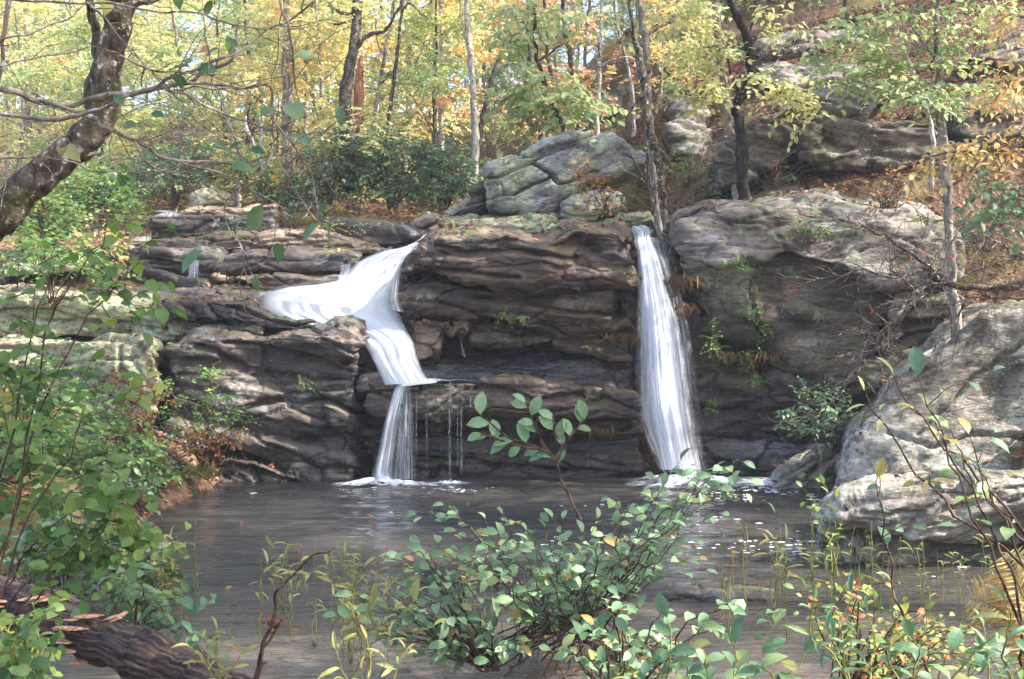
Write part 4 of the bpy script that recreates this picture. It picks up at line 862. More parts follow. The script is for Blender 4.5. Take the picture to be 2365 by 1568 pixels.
# twin stems above the right fall
traced_tree('twin_stem_tree', 'pale scarred tree stem rising straight up beside the top of the tall fall', [(1540,590),(1522,520),(1508,430),(1502,330),(1497,230),(1492,130),(1484,60),(1472,-10),(1462,-130),(1455,-280)], 17.0, [13,10,9,9,8.5,8,7.5,7,6], 'bark_grey',
  limbs=[([(1490,85),(1512,68),(1540,52),(1560,40)], [5,4,2.5]), ([(1500,205),(1480,178),(1460,150),(1430,138),(1395,150),(1375,158)], [4,3.5,2.5,1.5])],
  crown=([(1500,-200,200,70,34,0)], 'leaf_gold', 0.15, 9, 'dot'), lump=0.5)
traced_tree('twin_stem_tree', 'dark mossy tree stem twisted around the pale one beside the tall fall', [(1560,600),(1540,540),(1530,450),(1522,370),(1500,300),(1488,230),(1485,180),(1470,110),(1458,40),(1448,-30),(1440,-200)], 16.8, [12,10,9,11,11,10,9,6,5,5], 'bark_lichen',
  limbs=[([(1455,70),(1440,85),(1432,100)], [6,4]), ([(1490,240),(1478,220),(1462,245),(1455,262)], [3,2.5,1.5]), ([(1515,470),(1490,430),(1455,405),(1430,395)], [3,2,1]), ([(1512,500),(1470,460),(1430,450),(1412,470)], [3,2,1]), ([(1505,440),(1480,390),(1440,350),(1420,352),(1415,375)], [3,2,1])],
  crown=([(1540,-220,140,60,24,0)], 'leaf_yellow', 0.15, 9, 'dot'), lump=0.5)
traced_tree('crooked_tree', 'black crooked tree with bright yellow-green leaves on the slope above the right cliff', [(1716,395),(1712,330),(1706,280),(1702,240),(1722,205),(1734,165),(1728,110),(1712,60),(1690,10),(1675,-50),(1665,-220)], 18.6, [15,14,13,12,12,12,11,11,10,9,8], 'bark_black',
  limbs=[([(1705,215),(1690,180),(1682,140)], [3,2]), ([(1732,150),(1790,200),(1830,225),(1880,250)], [3,2.5,1]), ([(1722,90),(1740,50),(1745,0)], [3,2])],
  crown=([(1615,30,45,50,20,0),(1600,90,50,40,22,0),(1645,120,35,45,14,-.2),(1610,190,45,50,22,0),(1640,225,35,30,9,-.3),(1775,185,35,22,18,-.4),(1830,210,45,25,26,-.4),(1872,245,20,30,10,-.4),(1780,60,50,45,16,0),(1560,230,35,30,12,0),(1580,20,60,40,18,0),(1700,-200,120,70,20,0)], 'leaf_yellow', 0.13, 7, 'oval'), lump=0.6)
traced_tree('straight_tree', 'grey straight tree standing close left of the black crooked one', [(1700,400),(1692,350),(1682,290),(1672,220),(1664,150),(1655,60),(1648,-60)], 19.0, [13,12,11,10,9,8,8], 'bark_grey', crown=([(1650,-200,100,50,14,0)], 'leaf_gold', 0.15, 9, 'dot'))
traced_tree('slender_tree', 'pale slender trunk with dark knots rising between cliff and leaning boulder on the right', [(2206,830),(2205,760),(2198,640),(2192,520),(2185,420),(2178,330),(2172,250),(2166,170),(2164,80),(2168,-20),(2172,-200)], 14.2, [13,12.5,12,11,10,13,10,8,7,6,5], 'bark_grey',
  limbs=[([(2180,320),(2160,270),(2150,240)], [7,5,3]), ([(2178,330),(2215,370),(2230,395)], [4,2]), ([(2166,150),(2120,80),(2080,20),(2060,-30)], [3,2.5,2]), ([(2166,60),(2200,30),(2230,50),(2260,90)], [3,2,1])],
  crown=([(2000,120,100,55,34,0),(2080,60,110,45,36,0),(2060,170,110,35,38,0),(2150,215,90,30,26,-.3),(2190,120,50,50,16,0),(1960,60,70,45,18,0),(2270,30,70,40,22,0),(1900,160,40,40,10,0),(2220,215,60,22,14,-.3),(2120,-120,260,80,80,0)], 'leaf_lime', 0.115, 7, 'oval'), lump=0.6)
traced_tree('leaning_tree', 'thin white sapling leaning left across the fallen trunk', [(2150,290),(2125,215),(2100,150),(2080,90),(2055,30),(2030,-20)], 16.0, [5,5,5,4,3,2], 'bark_pale', limbs=[([(2065,50),(2030,18),(1980,14),(1950,18)], [3,2,1])])
# leafy boughs reaching in from the right
def bough(name, label, lines, y, r, bark, blobs, leafmat, size, per, kind, cat='branch', tw=0.004):
    b = P(*lines[0][0], y); root = empty(name, tuple(b)); props(root, label, cat)
    w = Wood()
    for pts in lines:
        w.tube(smooth_line(uvline(pts, y), 6, 0.02, int(abs(pts[0][1]))), [r, r*0.25], 6)
    lv = Leaves()
    for (u, v, ru, rv_, n, dy) in blobs:
        for i in range(int(n*0.75)):
            a = R.uniform(0, 6.283); q = math.sqrt(R.random()); c = np.array(P(u+math.cos(a)*q*ru, v+math.sin(a)*q*rv_, y+dy+R.uniform(-.5, .5)*ru/F*y))
            d = U3(np.array([R.uniform(-1, 0.3), R.uniform(-1, 1), R.uniform(-.5, .1)])); b0 = R.random()*0.7
            twig_cluster(lv, c, d, size*3.6, per, size, 0.45, w, tw, 0.25, (b0, b0+0.3))
    w.obj('wood', bark, root); lv.obj('leaves', kind, leafmat, root); return root
bough('beech_bough', 'bright yellow-orange leafy bough reaching in from the right edge', [[(2460,260),(2364,330),(2280,350),(2200,355),(2130,368)],[(2460,90),(2364,150),(2320,200),(2290,250)],[(2450,60),(2364,40),(2330,30)],[(2300,345),(2330,290),(2364,280)]], 11.5, 0.03, 'twig',
  [(2330,165,40,32,16,0),(2345,205,30,25,10,0),(2300,240,26,22,9,0),(2325,215,30,25,8,0),(2330,300,45,28,16,0),(2260,335,55,20,20,0),(2200,350,45,14,12,0),(2150,365,25,8,5,0),(2330,345,40,20,10,0),(2345,110,30,30,7,0),(2320,30,50,26,12,0),(2350,75,30,20,6,0)], 'leaf_gold', 0.095, 6, 'oval')
bough('beech_bough', 'blue-green leafy bough with a few yellow leaves at the right edge above the leaning boulder', [[(2460,430),(2380,430),(2310,440),(2260,400)],[(2440,500),(2364,490),(2310,480)]], 11.5, 0.02, 'twig',
  [(2320,430,40,24,14,0),(2345,470,35,26,12,0),(2300,480,25,18,7,0),(2275,400,20,14,4,0)], 'leaf_laurel', 0.11, 6, 'oval')
# the fallen trunk on the slope
w = Wood(); fy = 24.0
w.tube(smooth_line(uvline([(1748,132),(1790,124),(1850,118),(1902,118)], fy), 6, 0.02, 3), np.array([8,15,17,15,8])*fy/F, 12, 0.5)
o = w.obj('dead_tree', 'bark_lichen'); props(o, 'short thick mossy fallen trunk lying on the outcrop near the top right', 'fallen trunk')
# ------------------------------------------------------------------ bare grey branch in front of the right cliff
def bare_branch():
    y = 13.0; root = empty('bare_branch', tuple(P(2200, 658, y))); props(root, 'leafless lichened grey branch with many fine twigs hanging before the right cliff', 'branch')
    w = Wood(); tw = Wood(); lv = Leaves()
    mains = [([(2500,640),(2364,655),(2280,665),(2200,660),(2168,650),(2150,628),(2128,622)], [0.045,0.04,0.034]),
      ([(2168,648),(2140,612),(2090,575),(2040,545),(1980,520),(1920,505),(1840,490)], [0.022,0.014,0.005]),
      ([(2150,628),(2140,655),(2115,672),(2095,700),(2062,740),(2020,800),(1985,845),(1945,895),(1905,945),(1850,965),(1790,990)], [0.032,0.022,0.007]),
      ([(2115,672),(2085,640),(2062,625),(2060,600),(2085,582)], [0.016,0.008]),
      ([(2130,625),(2060,640),(1990,620),(1950,632),(1900,640),(1830,640)], [0.014,0.004]),
      ([(2364,600),(2300,560),(2250,540),(2180,515),(2120,500)], [0.014,0.004]),
      ([(2062,740),(2010,760),(1990,800),(1960,820)], [0.012,0.004]),
      ([(2020,800),(2060,810),(2085,830)], [0.010,0.004]),
      ([(2364,690),(2300,690),(2230,690),(2215,740),(2205,800)], [0.012,0.004]),
      ([(2200,660),(2260,620),(2330,600),(2400,560)], [0.014,0.006]),
      ([(2000,828),(2035,850),(2060,880)], [0.012,0.004])]
    for pts, r in mains:
        k = len(pts); dy = np.cumsum([R.uniform(-.12, .12) for _ in pts]); a = [np.array(P(u, v, y+d)) for (u, v), d in zip(pts, dy-dy[0])]
        l = smooth_line(a, 6, 0.03, int(pts[0][1])); w.tube(l, r, 7, 0.3); L_ = len(l)
        for j in range(int(L_*0.75)):
            i = R.randint(3, L_-2); t_ = U3(l[i]-l[i-1]); d = U3(t_*0.7+rv()*0.9); ln = R.uniform(0.15, 0.7); q = l[i]
            s_ = smooth_line([q, q+d*ln*0.5+rv()*0.06, q+d*ln+rv()*0.1], 5, 0.04, j); tw.tube(s_, [0.006, 0.0018], 4)
            for _ in range(2):
                ii = R.randint(3, len(s_)-2); d2 = U3(d+rv()*0.9); q2 = s_[ii]; l2 = ln*R.uniform(.25, .5); tw.tube(smooth_line([q2, q2+d2*l2*.5+rv()*.03, q2+d2*l2], 4, 0.02, j), [0.003, 0.0012], 3)
            if R.random() < 0.05: twig_cluster(lv, s_[-1], d, 0.2, 2, 0.075, 0.6, None)
    for (u, v) in [(1830,490),(1845,495),(1835,655),(1850,660),(2178,590),(2220,612),(2120,575),(1990,500)]:
        twig_cluster(lv, np.array(P(u, v, y)), rv(), 0.15, 3, 0.085, 0.6, None)
    w.obj('limb', 'bark_lichen', root); tw.obj('twigs', 'twig', root); lv.obj('leaves', 'lance', 'leaf_red', root)
bare_branch()

# ------------------------------------------------------------------ shrubs
def shrub(name, label, base, y, blobs, bark, leafmat, size, per, kind, stems=14, r=0.012, group=None, cat='shrub', tl=3.6, droop=0.2, dense=1.0, thick=0.8):
    """base (u, v) foot of the shrub; blobs say where its leafy shoots reach"""
    b = np.array(P(base[0], base[1], y)); root = empty(name, tuple(b)); props(root, label, cat, group)
    w = Wood(); lv = Leaves(); allc = []
    for (u, v, ru, rv_, n) in blobs:
        for i in range(int(n*dense)):
            a = R.uniform(0, 6.283); q = math.sqrt(R.random()); c = np.array(P(u+math.cos(a)*q*ru, v+math.sin(a)*q*rv_, y+R.uniform(-1, 1)*ru/F*y*thick)); allc.append(c)
    for i in range(min(stems, len(allc))):
        c = allc[(i*7919) % len(allc)]; m = b*0.45+c*0.55+np.array([0, 0, 0.12*np.linalg.norm(c-b)])+rv()*0.06
        w.tube(smooth_line([b+rv()*0.05, m, c], 6, 0.03, i), [r, r*0.25], 5)
    for c in allc:
        d = U3((c-b)*np.array([1, 1, 0.5])/(np.linalg.norm(c-b)+.1)+rv()*0.9); b0 = R.random()*0.75
        twig_cluster(lv, c, d, size*tl, per, size, 0.55, w, max(0.0025, r*0.22), droop, (b0, b0+0.25))
    w.obj('stems', bark, root); lv.obj('leaves', kind, leafmat, root); return root
def gshrub(u, v, *a, **k): pass
# laurel thicket behind the stream
for (bu, bv, y, bl, lab) in [
  ((900),(480),24.5,[(880,340,60,30,70),(930,390,80,60,150),(860,420,60,50,90),(960,450,70,30,60)],'tall blue-green laurel shrub at the centre of the thicket behind the stream'),
  ((1030),(480),24.0,[(1030,400,55,50,90),(1060,450,50,35,60),(1000,360,40,30,40)],'blue-green laurel shrub beside the left nose of the grey boulder'),
  ((760),(470),24.5,[(760,380,60,55,100),(720,440,50,30,50),(800,330,40,30,30)],'loose green laurel shrub in front of the bare brown trunk'),
  ((400),(480),25.0,[(380,400,80,50,110),(300,430,60,40,60),(440,370,50,40,50)],'broad dark green shrub behind the small pale boulder'),
  ((640),(480),24.5,[(640,440,50,30,50),(570,400,50,40,50)],'low green shrub at the foot of the split pale tree'),
  ((230),(480),21.0,[(220,440,70,40,80),(150,470,60,40,60),(270,470,40,30,30)],'sunlit pale green shrub above the left rock steps'),
  ((120),(560),19.0,[(120,520,70,50,70),(60,470,60,50,60)],'sunlit yellow-green shrub behind the leaning trunk')]:
    shrub('laurel_shrub', lab, (bu, bv), y, bl, 'twig_dark', 'leaf_laurel' if 'green shrub' not in lab or 'dark' in lab else 'leaf_bank', 0.115, 7, 'dot', 16, 0.018, tl=3.2, dense=1.5)
# twiggy brush on the slope above the cliff
def brush(label, base, y, rad, hgt, n, leafmat=None, ln=0, name='twiggy_shrub', size=0.06, bark='twig'):
    b = np.array(P(base[0], base[1], y)); root = empty(name, tuple(b)); props(root, label, 'shrub'); w = Wood(); lv = Leaves()
    for i in range(n):
        a = R.uniform(0, 6.28); e = b+np.array([math.cos(a)*rad*R.random(), math.sin(a)*rad*0.7, hgt*R.uniform(0.3, 1.0)])
        l = smooth_line([b+rv()*0.12*np.array([1, 1, 0]), (b+e)/2+rv()*0.12*rad, e+rv()*0.1], 6, 0.06, i); w.tube(l, [0.009, 0.003], 4)
        for j in range(3):
            k = R.randint(3, len(l)-2); d = rv(); d[2] = abs(d[2])*0.5; t_ = R.uniform(0.12, 0.4)*rad; w.tube(smooth_line([l[k], l[k]+d*t_*.5+rv()*.03, l[k]+d*t_], 4, 0.03, j), [0.005, 0.002], 3)
            if leafmat and R.random() < ln: twig_cluster(lv, l[k]+d*t_, d, size*3, 6, size, 0.6, None)
    w.obj('stems', bark, root)
    if leafmat and lv.p: lv.obj('leaves', 'dot', leafmat, root)
    return root
for (u, v, rad, h, n, lm, ln, lab) in [
  (1440,350,0.8,0.9,22,'leaf_bank',0.9,'green twiggy shrub on the slope behind the right end of the split boulder'),
  (1590,430,0.9,0.8,24,'moss_leaf',0.9,'green-leaved brush to the right of the twin stems'),
  (1480,430,0.7,0.7,20,'leaf_bank',0.8,'feathery olive shrub growing against the twin stems'),
  (1660,470,0.7,0.7,26,'leaf_laurel',0.5,'grey tangled brush below the black crooked tree'),
  (1790,450,0.8,0.7,28,'leaf_bank',0.4,'grey tangled brush left of the reddest leaf litter'),
  (1750,350,0.7,0.8,18,'leaf_laurel',0.9,'small green bush right of the black crooked tree'),
  (1700,300,0.8,0.7,16,'leaf_bank',0.6,'thin green bush behind the black crooked tree'),
  (1900,400,0.9,0.9,22,'leaf_laurel',0.3,'bare-twigged bush before the green banded outcrop'),
  (1990,390,0.8,0.9,18,'leaf_laurel',0.3,'second bare-twigged bush before the green banded outcrop, nearer its middle'),
  (1550,370,0.7,0.9,18,'leaf_bank',0.8,'bush of green leaves left of the straight grey tree'),
  (2050,480,0.8,0.6,24,'leaf_rust',0.4,'low brown brush over the crown of the arched rock'),
  (2270,580,0.9,0.9,26,'leaf_laurel',0.5,'dark brush on the bank right of the pale slender trunk'),
  (2120,130,1.2,1.2,34,'leaf_rust',0.2,'leafless grey brush high on the slope near the top right'),
  (2250,170,1.2,1.2,34,'leaf_rust',0.2,'leafless grey brush at the foot of the mossy corner outcrop'),
  (1880,110,1.2,1.0,28,'leaf_rust',0.2,'leafless grey brush hanging over the fallen trunk'),
  (1860,560,0.5,0.35,16,'moss_leaf',0.7,'small trailing green plant on the brow of the arched rock'),
  (1350,265,0.9,0.8,20,'leaf_gold',0.7,'rusty bush left of the upper outcrop ledge'),
  (1140,330,0.9,1.1,24,'leaf_rust',0.7,'brown-leaved bush behind the nose of the split boulder')]:
    if 'arched' in lab: y = 16.2
    elif 'bank right' in lab: y = 15.6
    else: y = ground_y(u, v, 17.6)
    brush(lab, (u, v), min(y, 30), rad*min(y, 30)/19, h*min(y, 30)/19, int(n*1.3), lm, ln)
shrub('red_shrub', 'red-leaved shrub growing right of the split grey boulder', (1400,490), 18.0, [(1370,430,30,35,26),(1345,410,20,14,8),(1395,470,30,25,16),(1430,500,25,14,8)], 'twig_dark', 'leaf_rust', 0.075, 6, 'dot', 10, 0.01)
shrub('cliff_shrub', 'blue-green shrub of paired leaflets growing at the foot of the right cliff', (1930,1040), 15.0, [(1880,925,35,25,18),(1930,960,60,35,34),(1960,1000,50,25,22),(1880,990,40,25,16),(1850,945,22,14,6)], 'twig_dark', 'leaf_laurel', 0.075, 9, 'oval', 14, 0.012, tl=4.5)
shrub('rock_shrub', 'upright green shrub climbing the face of the huge dark rock block', (470,1060), 14.9, [(478,870,22,22,14),(475,930,34,26,22),(490,980,45,30,30),(440,1000,40,25,18),(550,975,20,14,7),(400,900,22,22,12),(395,960,25,22,12)], 'twig_dark', 'leaf_bank', 0.065, 7, 'oval', 14, 0.010)
shrub('orange_shrub', 'orange-leaved shrub at the waterside below the climbing green one', (480,1085), 14.6, [(470,1020,45,25,34),(500,1040,40,16,18),(430,1025,30,20,14),(540,1015,20,14,7)], 'twig_dark', 'leaf_rust', 0.06, 7, 'dot', 14, 0.010)
for (u, v, y, lab, bl) in [(1640,780,15.7,'small leafy plant hanging at the dark notch left of the cliff face',[(1640,770,20,25,8),(1650,800,25,18,8)]),
  (1735,840,15.9,'bright green plant in the crevice under the cliff face',[(1735,840,16,18,12),(1738,875,12,16,8),(1728,815,10,12,4)]),
  (1460,640,16.0,'little green plant on the rock edge left of the tall fall',[(1455,635,22,10,8),(1475,660,8,20,4)]),
  (1180,738,16.1,'tuft of bright green moss plants on the middle bed of the central rock',[(1185,734,30,4,10),(1160,728,20,3,4)]),
  (766,580,19.0,'small yellow-green plant on the tan rock step',[(766,578,22,9,10)]),
  (745,515,20.3,'low yellow-green plant at the edge of the upper stream',[(760,520,35,12,14),(800,530,30,10,8)]),
  (1380,810,16.1,'tiny yellow-green seedling on the wet shelf',[(1375,812,16,10,6)]),
  (1742,660,15.85,'green vine trailing down the crack of the cliff face',[(1715,640,12,40,8),(1740,700,14,40,10),(1750,745,16,25,6)]),
  (700,890,15.4,'little green sprig on the dark block left of the cascade',[(700,885,10,18,4),(690,870,6,10,2)]),
  (1650,920,16.1,'small fern-green plant low on the dark beds beside the tall fall',[(1655,930,16,10,5),(1640,945,14,14,5)]),
  (575,545,19.8,'green ivy patch over the square stone block',[(560,520,40,14,10),(480,540,20,8,5)])]:
    shrub('rock_plant', lab, (u, v+8), y, bl, 'twig_green', 'leaf_yellow' if 'yellow' in lab else 'moss_leaf', 0.05, 6, 'dot', 5, 0.004, cat='plant')
# rusty grass tufts hanging on rock
def tuft(label, u, v, y, n, ln, up, mat='grass', name='grass_tuft', spread=0.12, cat='grass tuft', width=0.5, group=None):
    b = np.array(P(u, v, y)); L = Leaves()
    for i in range(n):
        d = U3(np.array([R.gauss(0, 0.5), -0.25+R.gauss(0, .3), up+R.gauss(0, .25)])); L.add(b+np.array([R.gauss(0, spread), R.gauss(0, spread*.4), R.gauss(0, .03)]), d, U3(np.array([0, -1, 0.3])+rv()*.4), ln*0.55*R.uniform(.4, 1.3), R.random())
    o = L.obj(name, 'blade', mat); return props(o, label, cat, group)
for u, v, y, n, ln, up, m, lab in [(1672,812,15.9,35,0.30,-0.9,'grass','rusty grass tuft hanging under the left corner of the cliff face'),(1700,820,15.9,30,0.28,-0.9,'grass','rusty grass tuft hanging left of the crevice plant'),
  (1775,818,15.9,25,0.26,-0.9,'grass','rusty grass tuft hanging right of the crevice plant'),(1572,640,16.0,55,0.45,-1,'grass','long rusty root fringe beside the top of the tall fall'),(1580,700,16.0,30,0.4,-1,'grass','reddish root fringe lower beside the tall fall'),
  (1420,775,16.1,35,0.30,-0.7,'grass','rusty dry grass hanging on the right end of the central rock'),(1390,740,16.05,40,0.25,-0.3,'grass','pale dry grass tuft on the long brown bed'),(1462,770,15.9,35,0.35,-1,'grass','rusty fringe hanging left of the tall fall'),
  (1395,990,15.85,36,0.28,-0.8,'grass','dry straw tuft hanging on the lower ledge'),(1250,960,15.95,26,0.2,-0.8,'grass','thin dry straw on the lower ledge behind the bush tip'),
  (462,1100,14.6,90,0.34,0.9,'leaf_stalk','green-yellow grass tuft at the left waterline'),(1195,1078,15.9,14,0.08,0.6,'moss_leaf','speck of green at the foot of the lower ledge'),(1690,600,15.9,30,0.2,-0.9,'moss_leaf','green fringe on the arched rock edge'),
  (1340,700,16.05,24,0.22,-0.9,'grass','sparse straw on the middle of the long brown bed')]:
    tuft(lab, u, v, y, n, ln, up, m)
# ------------------------------------------------------------------ leaf litter on the slope and rocks (uncountable)
def litter(name, label, n, region, lift=0.02, size=0.12, mat='leaf_litter'):
    x = rng.uniform(region[0], region[1], n); y = rng.uniform(region[2], region[3], n)
    keep = fbm(x*0.8, y*0.8, 0*x, 77, 3) > -0.35; x, y = x[keep], y[keep]; z = H(x, y)+lift+rng.uniform(0, 0.04, len(x))
    L = Leaves(); d = rng.normal(size=(len(x), 3)); d[:, 2] *= 0.3; nm = np.tile(UP, (len(x), 1))+rng.normal(0, 0.45, (len(x), 3))
    for a in zip(np.stack([x, y, z], 1), d, nm, size*rng.uniform(0.6, 1.3, len(x)), rng.random(len(x))): L.add(*a)
    o = L.obj(name, 'dot', mat); return props(o, label, None, None, 'stuff')
litter('leaf_litter', 'reddish-brown fallen leaves over the right slope', 26000, (1.5, 16, 17.5, 32), size=0.13)
litter('leaf_litter', 'fallen leaves on the wood floor behind the stream', 16000, (-16, 3, 21, 40), size=0.14)
litter('leaf_litter', 'fallen leaves on the right bank', 5000, (5.2, 10, 12, 17.5))

# fallen leaves that came to rest on the rocks: dropped from above onto whatever stone lies there
bpy.context.view_layer.update(); dg_ = bpy.context.evaluated_depsgraph_get(); L = Leaves()
STONE = ('rock', 'ledge', 'shelf', 'slab', 'boulder', 'step', 'outcrop', 'wedge', 'cave', 'stone', 'block', 'bed', 'brow', 'plinth')
n_ok = 0
for i in range(9000):
    if i % 3: x, y = R.uniform(-9, 7.5), R.uniform(15.2, 23)
    else: x, y = R.uniform(-5, 7.5), R.uniform(9.5, 24)
    z0 = 14.0; hit = SC.ray_cast(dg_, Vector((x, y, z0)), Vector((0, 0, -1)))
    for _ in range(6):
        if not hit[0] or any(w_ in hit[4].name for w_ in STONE): break
        hit = SC.ray_cast(dg_, hit[1]-Vector((0, 0, .01)), Vector((0, 0, -1)))
    if hit[0] and hit[2].z > 0.55 and any(w_ in hit[4].name for w_ in STONE) and float(noise(np.array([x*1.5]), np.array([y*1.5]), np.array([0.]), 5)[0]) > -0.1:
        L.add(np.array(hit[1])+np.array(hit[2])*0.015, rv()*np.array([1, 1, .2]), np.array(hit[2])+rv()*.3, R.uniform(.05, .11), R.random()); n_ok += 1
o = L.obj('leaf_litter', 'dot', 'leaf_litter'); props(o, 'brown and orange leaves fallen on the rocks and ledges', None, None, 'stuff')
# ------------------------------------------------------------------ the leaning trunk and its neighbours at the upper left
w = Wood(); y = 6.2
tl = uvline([(-230,760),(-110,610),(0,502),(55,440),(130,376),(215,300),(243,240),(248,170),(262,100),(280,20),(292,-60),(310,-200)], y)
root = empty('leaning_tree', tuple(tl[0])); props(root, 'thick mottled lichened trunk leaning in from the left edge, mossy at its lower end', 'tree')
w.tube(smooth_line(tl, 8, 0.015, 3), np.array([50,47,44,42,40,37,35,32,31,30,29,28])*y/F, 22, 0.8); w.obj('trunk', 'bark_lichen', root)
w = Wood(); w.tube(smooth_line(uvline([(228,270),(208,235),(212,180),(224,130),(222,80),(208,30),(200,-30)], y, 0.2), 6, 0.01, 4), np.array([20,17,14,12,10,9])*y/F, 9, 0.4)
w.obj('side_limb', 'bark_lichen', root)
w = Wood(); w.tube(smooth_line(uvline([(290,30),(320,10),(350,5),(380,-10)], y), 5, 0.01, 4), np.array([9,6,5])*y/F, 7, 0.4); w.obj('side_limb', 'bark_lichen', root)
lvs = Leaves()
for i in range(60):
    c = np.array(P(R.uniform(-150, 700), R.uniform(-420, -130), y+R.uniform(-1.5, 2))); twig_cluster(lvs, c, rv(), 0.5, 8, 0.12, .6)
lvs.obj('crown', 'oval', 'leaf_bank', root)

y = 3.5; BR = [
 ([(-200,190),(0,206),(70,230),(150,240),(250,224),(330,208),(430,190),(478,168),(534,148),(545,100),(555,55)], [9,8,7,6,5,4,2.5]),
 ([(430,190),(500,197),(560,202),(612,197),(625,240),(633,290),(630,345),(648,385),(690,450),(740,520)], [4,3.5,3,2,1.5]),
 ([(-200,250),(0,262),(120,272),(230,252),(290,228),(360,195),(440,165),(540,120),(620,75),(720,8)], [6,5,4,3,2]),
 ([(120,238),(190,262),(240,288),(300,325),(380,362),(470,375),(540,380),(620,360),(690,350)], [5,4.5,4,2.5,1.5]),
 ([(400,368),(470,390),(530,412),(600,448),(680,500)], [3,2,1.2]),
 ([(385,208),(440,230),(510,262),(570,285),(650,300),(720,305),(790,290)], [4,3,2,1.2]),
 ([(632,280),(670,330),(700,370),(725,430),(737,500)], [2.5,2,1.2]),
 ([(310,325),(340,372),(385,398),(450,390),(520,365)], [3,2,1.2]),
 ([(-100,0),(100,2),(250,10),(330,22),(420,30),(520,52),(640,66)], [3,2.5,1.5]),
 ([(200,5),(260,60),(300,110),(328,150),(330,205)], [2.5,2,1.5]),
 ([(640,-30),(655,30),(668,90),(680,150),(690,200)], [3.5,3,2]),
 ([(-100,370),(60,360),(170,378),(280,400),(400,390),(520,350)], [2,1.6,1]),
 ([(275,128),(330,150),(400,165),(480,172),(560,168)], [2.5,2,1]),
 ([(-100,175),(0,148),(90,135),(170,122),(220,108)], [2.5,2,1]),
 ([(-60,100),(60,85),(140,50),(200,10)], [2.5,2,1]),
 ([(20,-20),(12,60),(0,140),(-6,230)], [6,5,4]),
 ([(535,545),(515,490),(540,458),(590,420),(612,380),(640,330)], [1,1.5,2]),
 ([(541,500),(548,545),(562,580),(566,650)], [2,1.5,1]),
]
root = empty('hanging_branch', tuple(P(-200, 190, y))); props(root, 'thin grey branches with scattered drooping leaves crossing the upper left in front of the trunk', 'branch')
w = Wood(); tw = Wood(); twl = Leaves()
for pts, r in BR:
    dy = np.cumsum([R.uniform(-.05, .07) for _ in pts]); l = smooth_line([np.array(P(u, v, y+d)) for (u, v), d in zip(pts, dy)], 6, 0.008, int(pts[0][1])+500)
    w.tube(l, np.array(r)*y/F, 7, 0.3)
    for j in range(len(pts)):
        i = R.randint(2, len(l)-2); d = U3(U3(l[i]-l[i-1])*.8+rv()*.8); ln = R.uniform(.08, .35); tw.tube(smooth_line([l[i], l[i]+d*ln*.5+rv()*.02, l[i]+d*ln+rv()*.04], 4, 0.01, j), [0.0022, 0.0008], 4)
# the single leaves: foot, tip in picture units, random tint
for (a, b_, r_, wd) in [((440,155),(375,158),.3,.5),((395,172),(428,182),.6,1),((505,112),(455,128),.5,1),((462,118),(482,110),.98,1),((520,90),(555,105),.2,1),((262,222),(288,240),.2,1),((285,297),(322,272),.2,1),((348,262),(385,268),.25,.7),
  ((600,268),(668,238),.25,.7),((668,240),(690,262),.8,1.6),((568,250),(600,262),.7,1),((430,302),(470,303),.8,.6),((528,345),(562,322),.3,.8),((495,322),(515,338),.7,1),((575,345),(610,342),.3,1),((660,318),(720,300),.5,.7),((640,300),(678,292),.3,.7),
  ((682,132),(740,122),.7,.7),((530,385),(590,378),.5,1.1),((608,470),(572,548),.65,1.3),((738,515),(680,552),.6,.9),((745,515),(785,568),.4,1.0),((470,578),(395,620),.6,1.1),((590,635),(588,680),.4,.6),((752,0),(778,40),.5,1),((775,240),(800,300),.45,.7),((790,250),(818,232),.3,1),
  ((150,340),(138,352),.92,1),((150,340),(168,350),.92,1),((455,160),(500,155),.5,.8),((640,560),(648,600),.4,.6),((700,350),(735,340),.5,.6),((610,225),(600,200),.4,.6),((430,150),(455,128),.35,1)]:
    A = np.array(P(*a, y+R.uniform(-.05, .1))); B = np.array(P(*b_, y+R.uniform(-.05, .1))); twl.add(A, B-A, U3(TOCAM*0.7+UP*0.6*(1 if wd > .6 else 2.2)+rv()*.45), max(np.linalg.norm(B-A), 0.05)*0.8, r_)
w.obj('wood', 'bark_grey', root); tw.obj('twigs', 'twig', root); twl.obj('leaves', 'oval', 'leaf_dark', root)

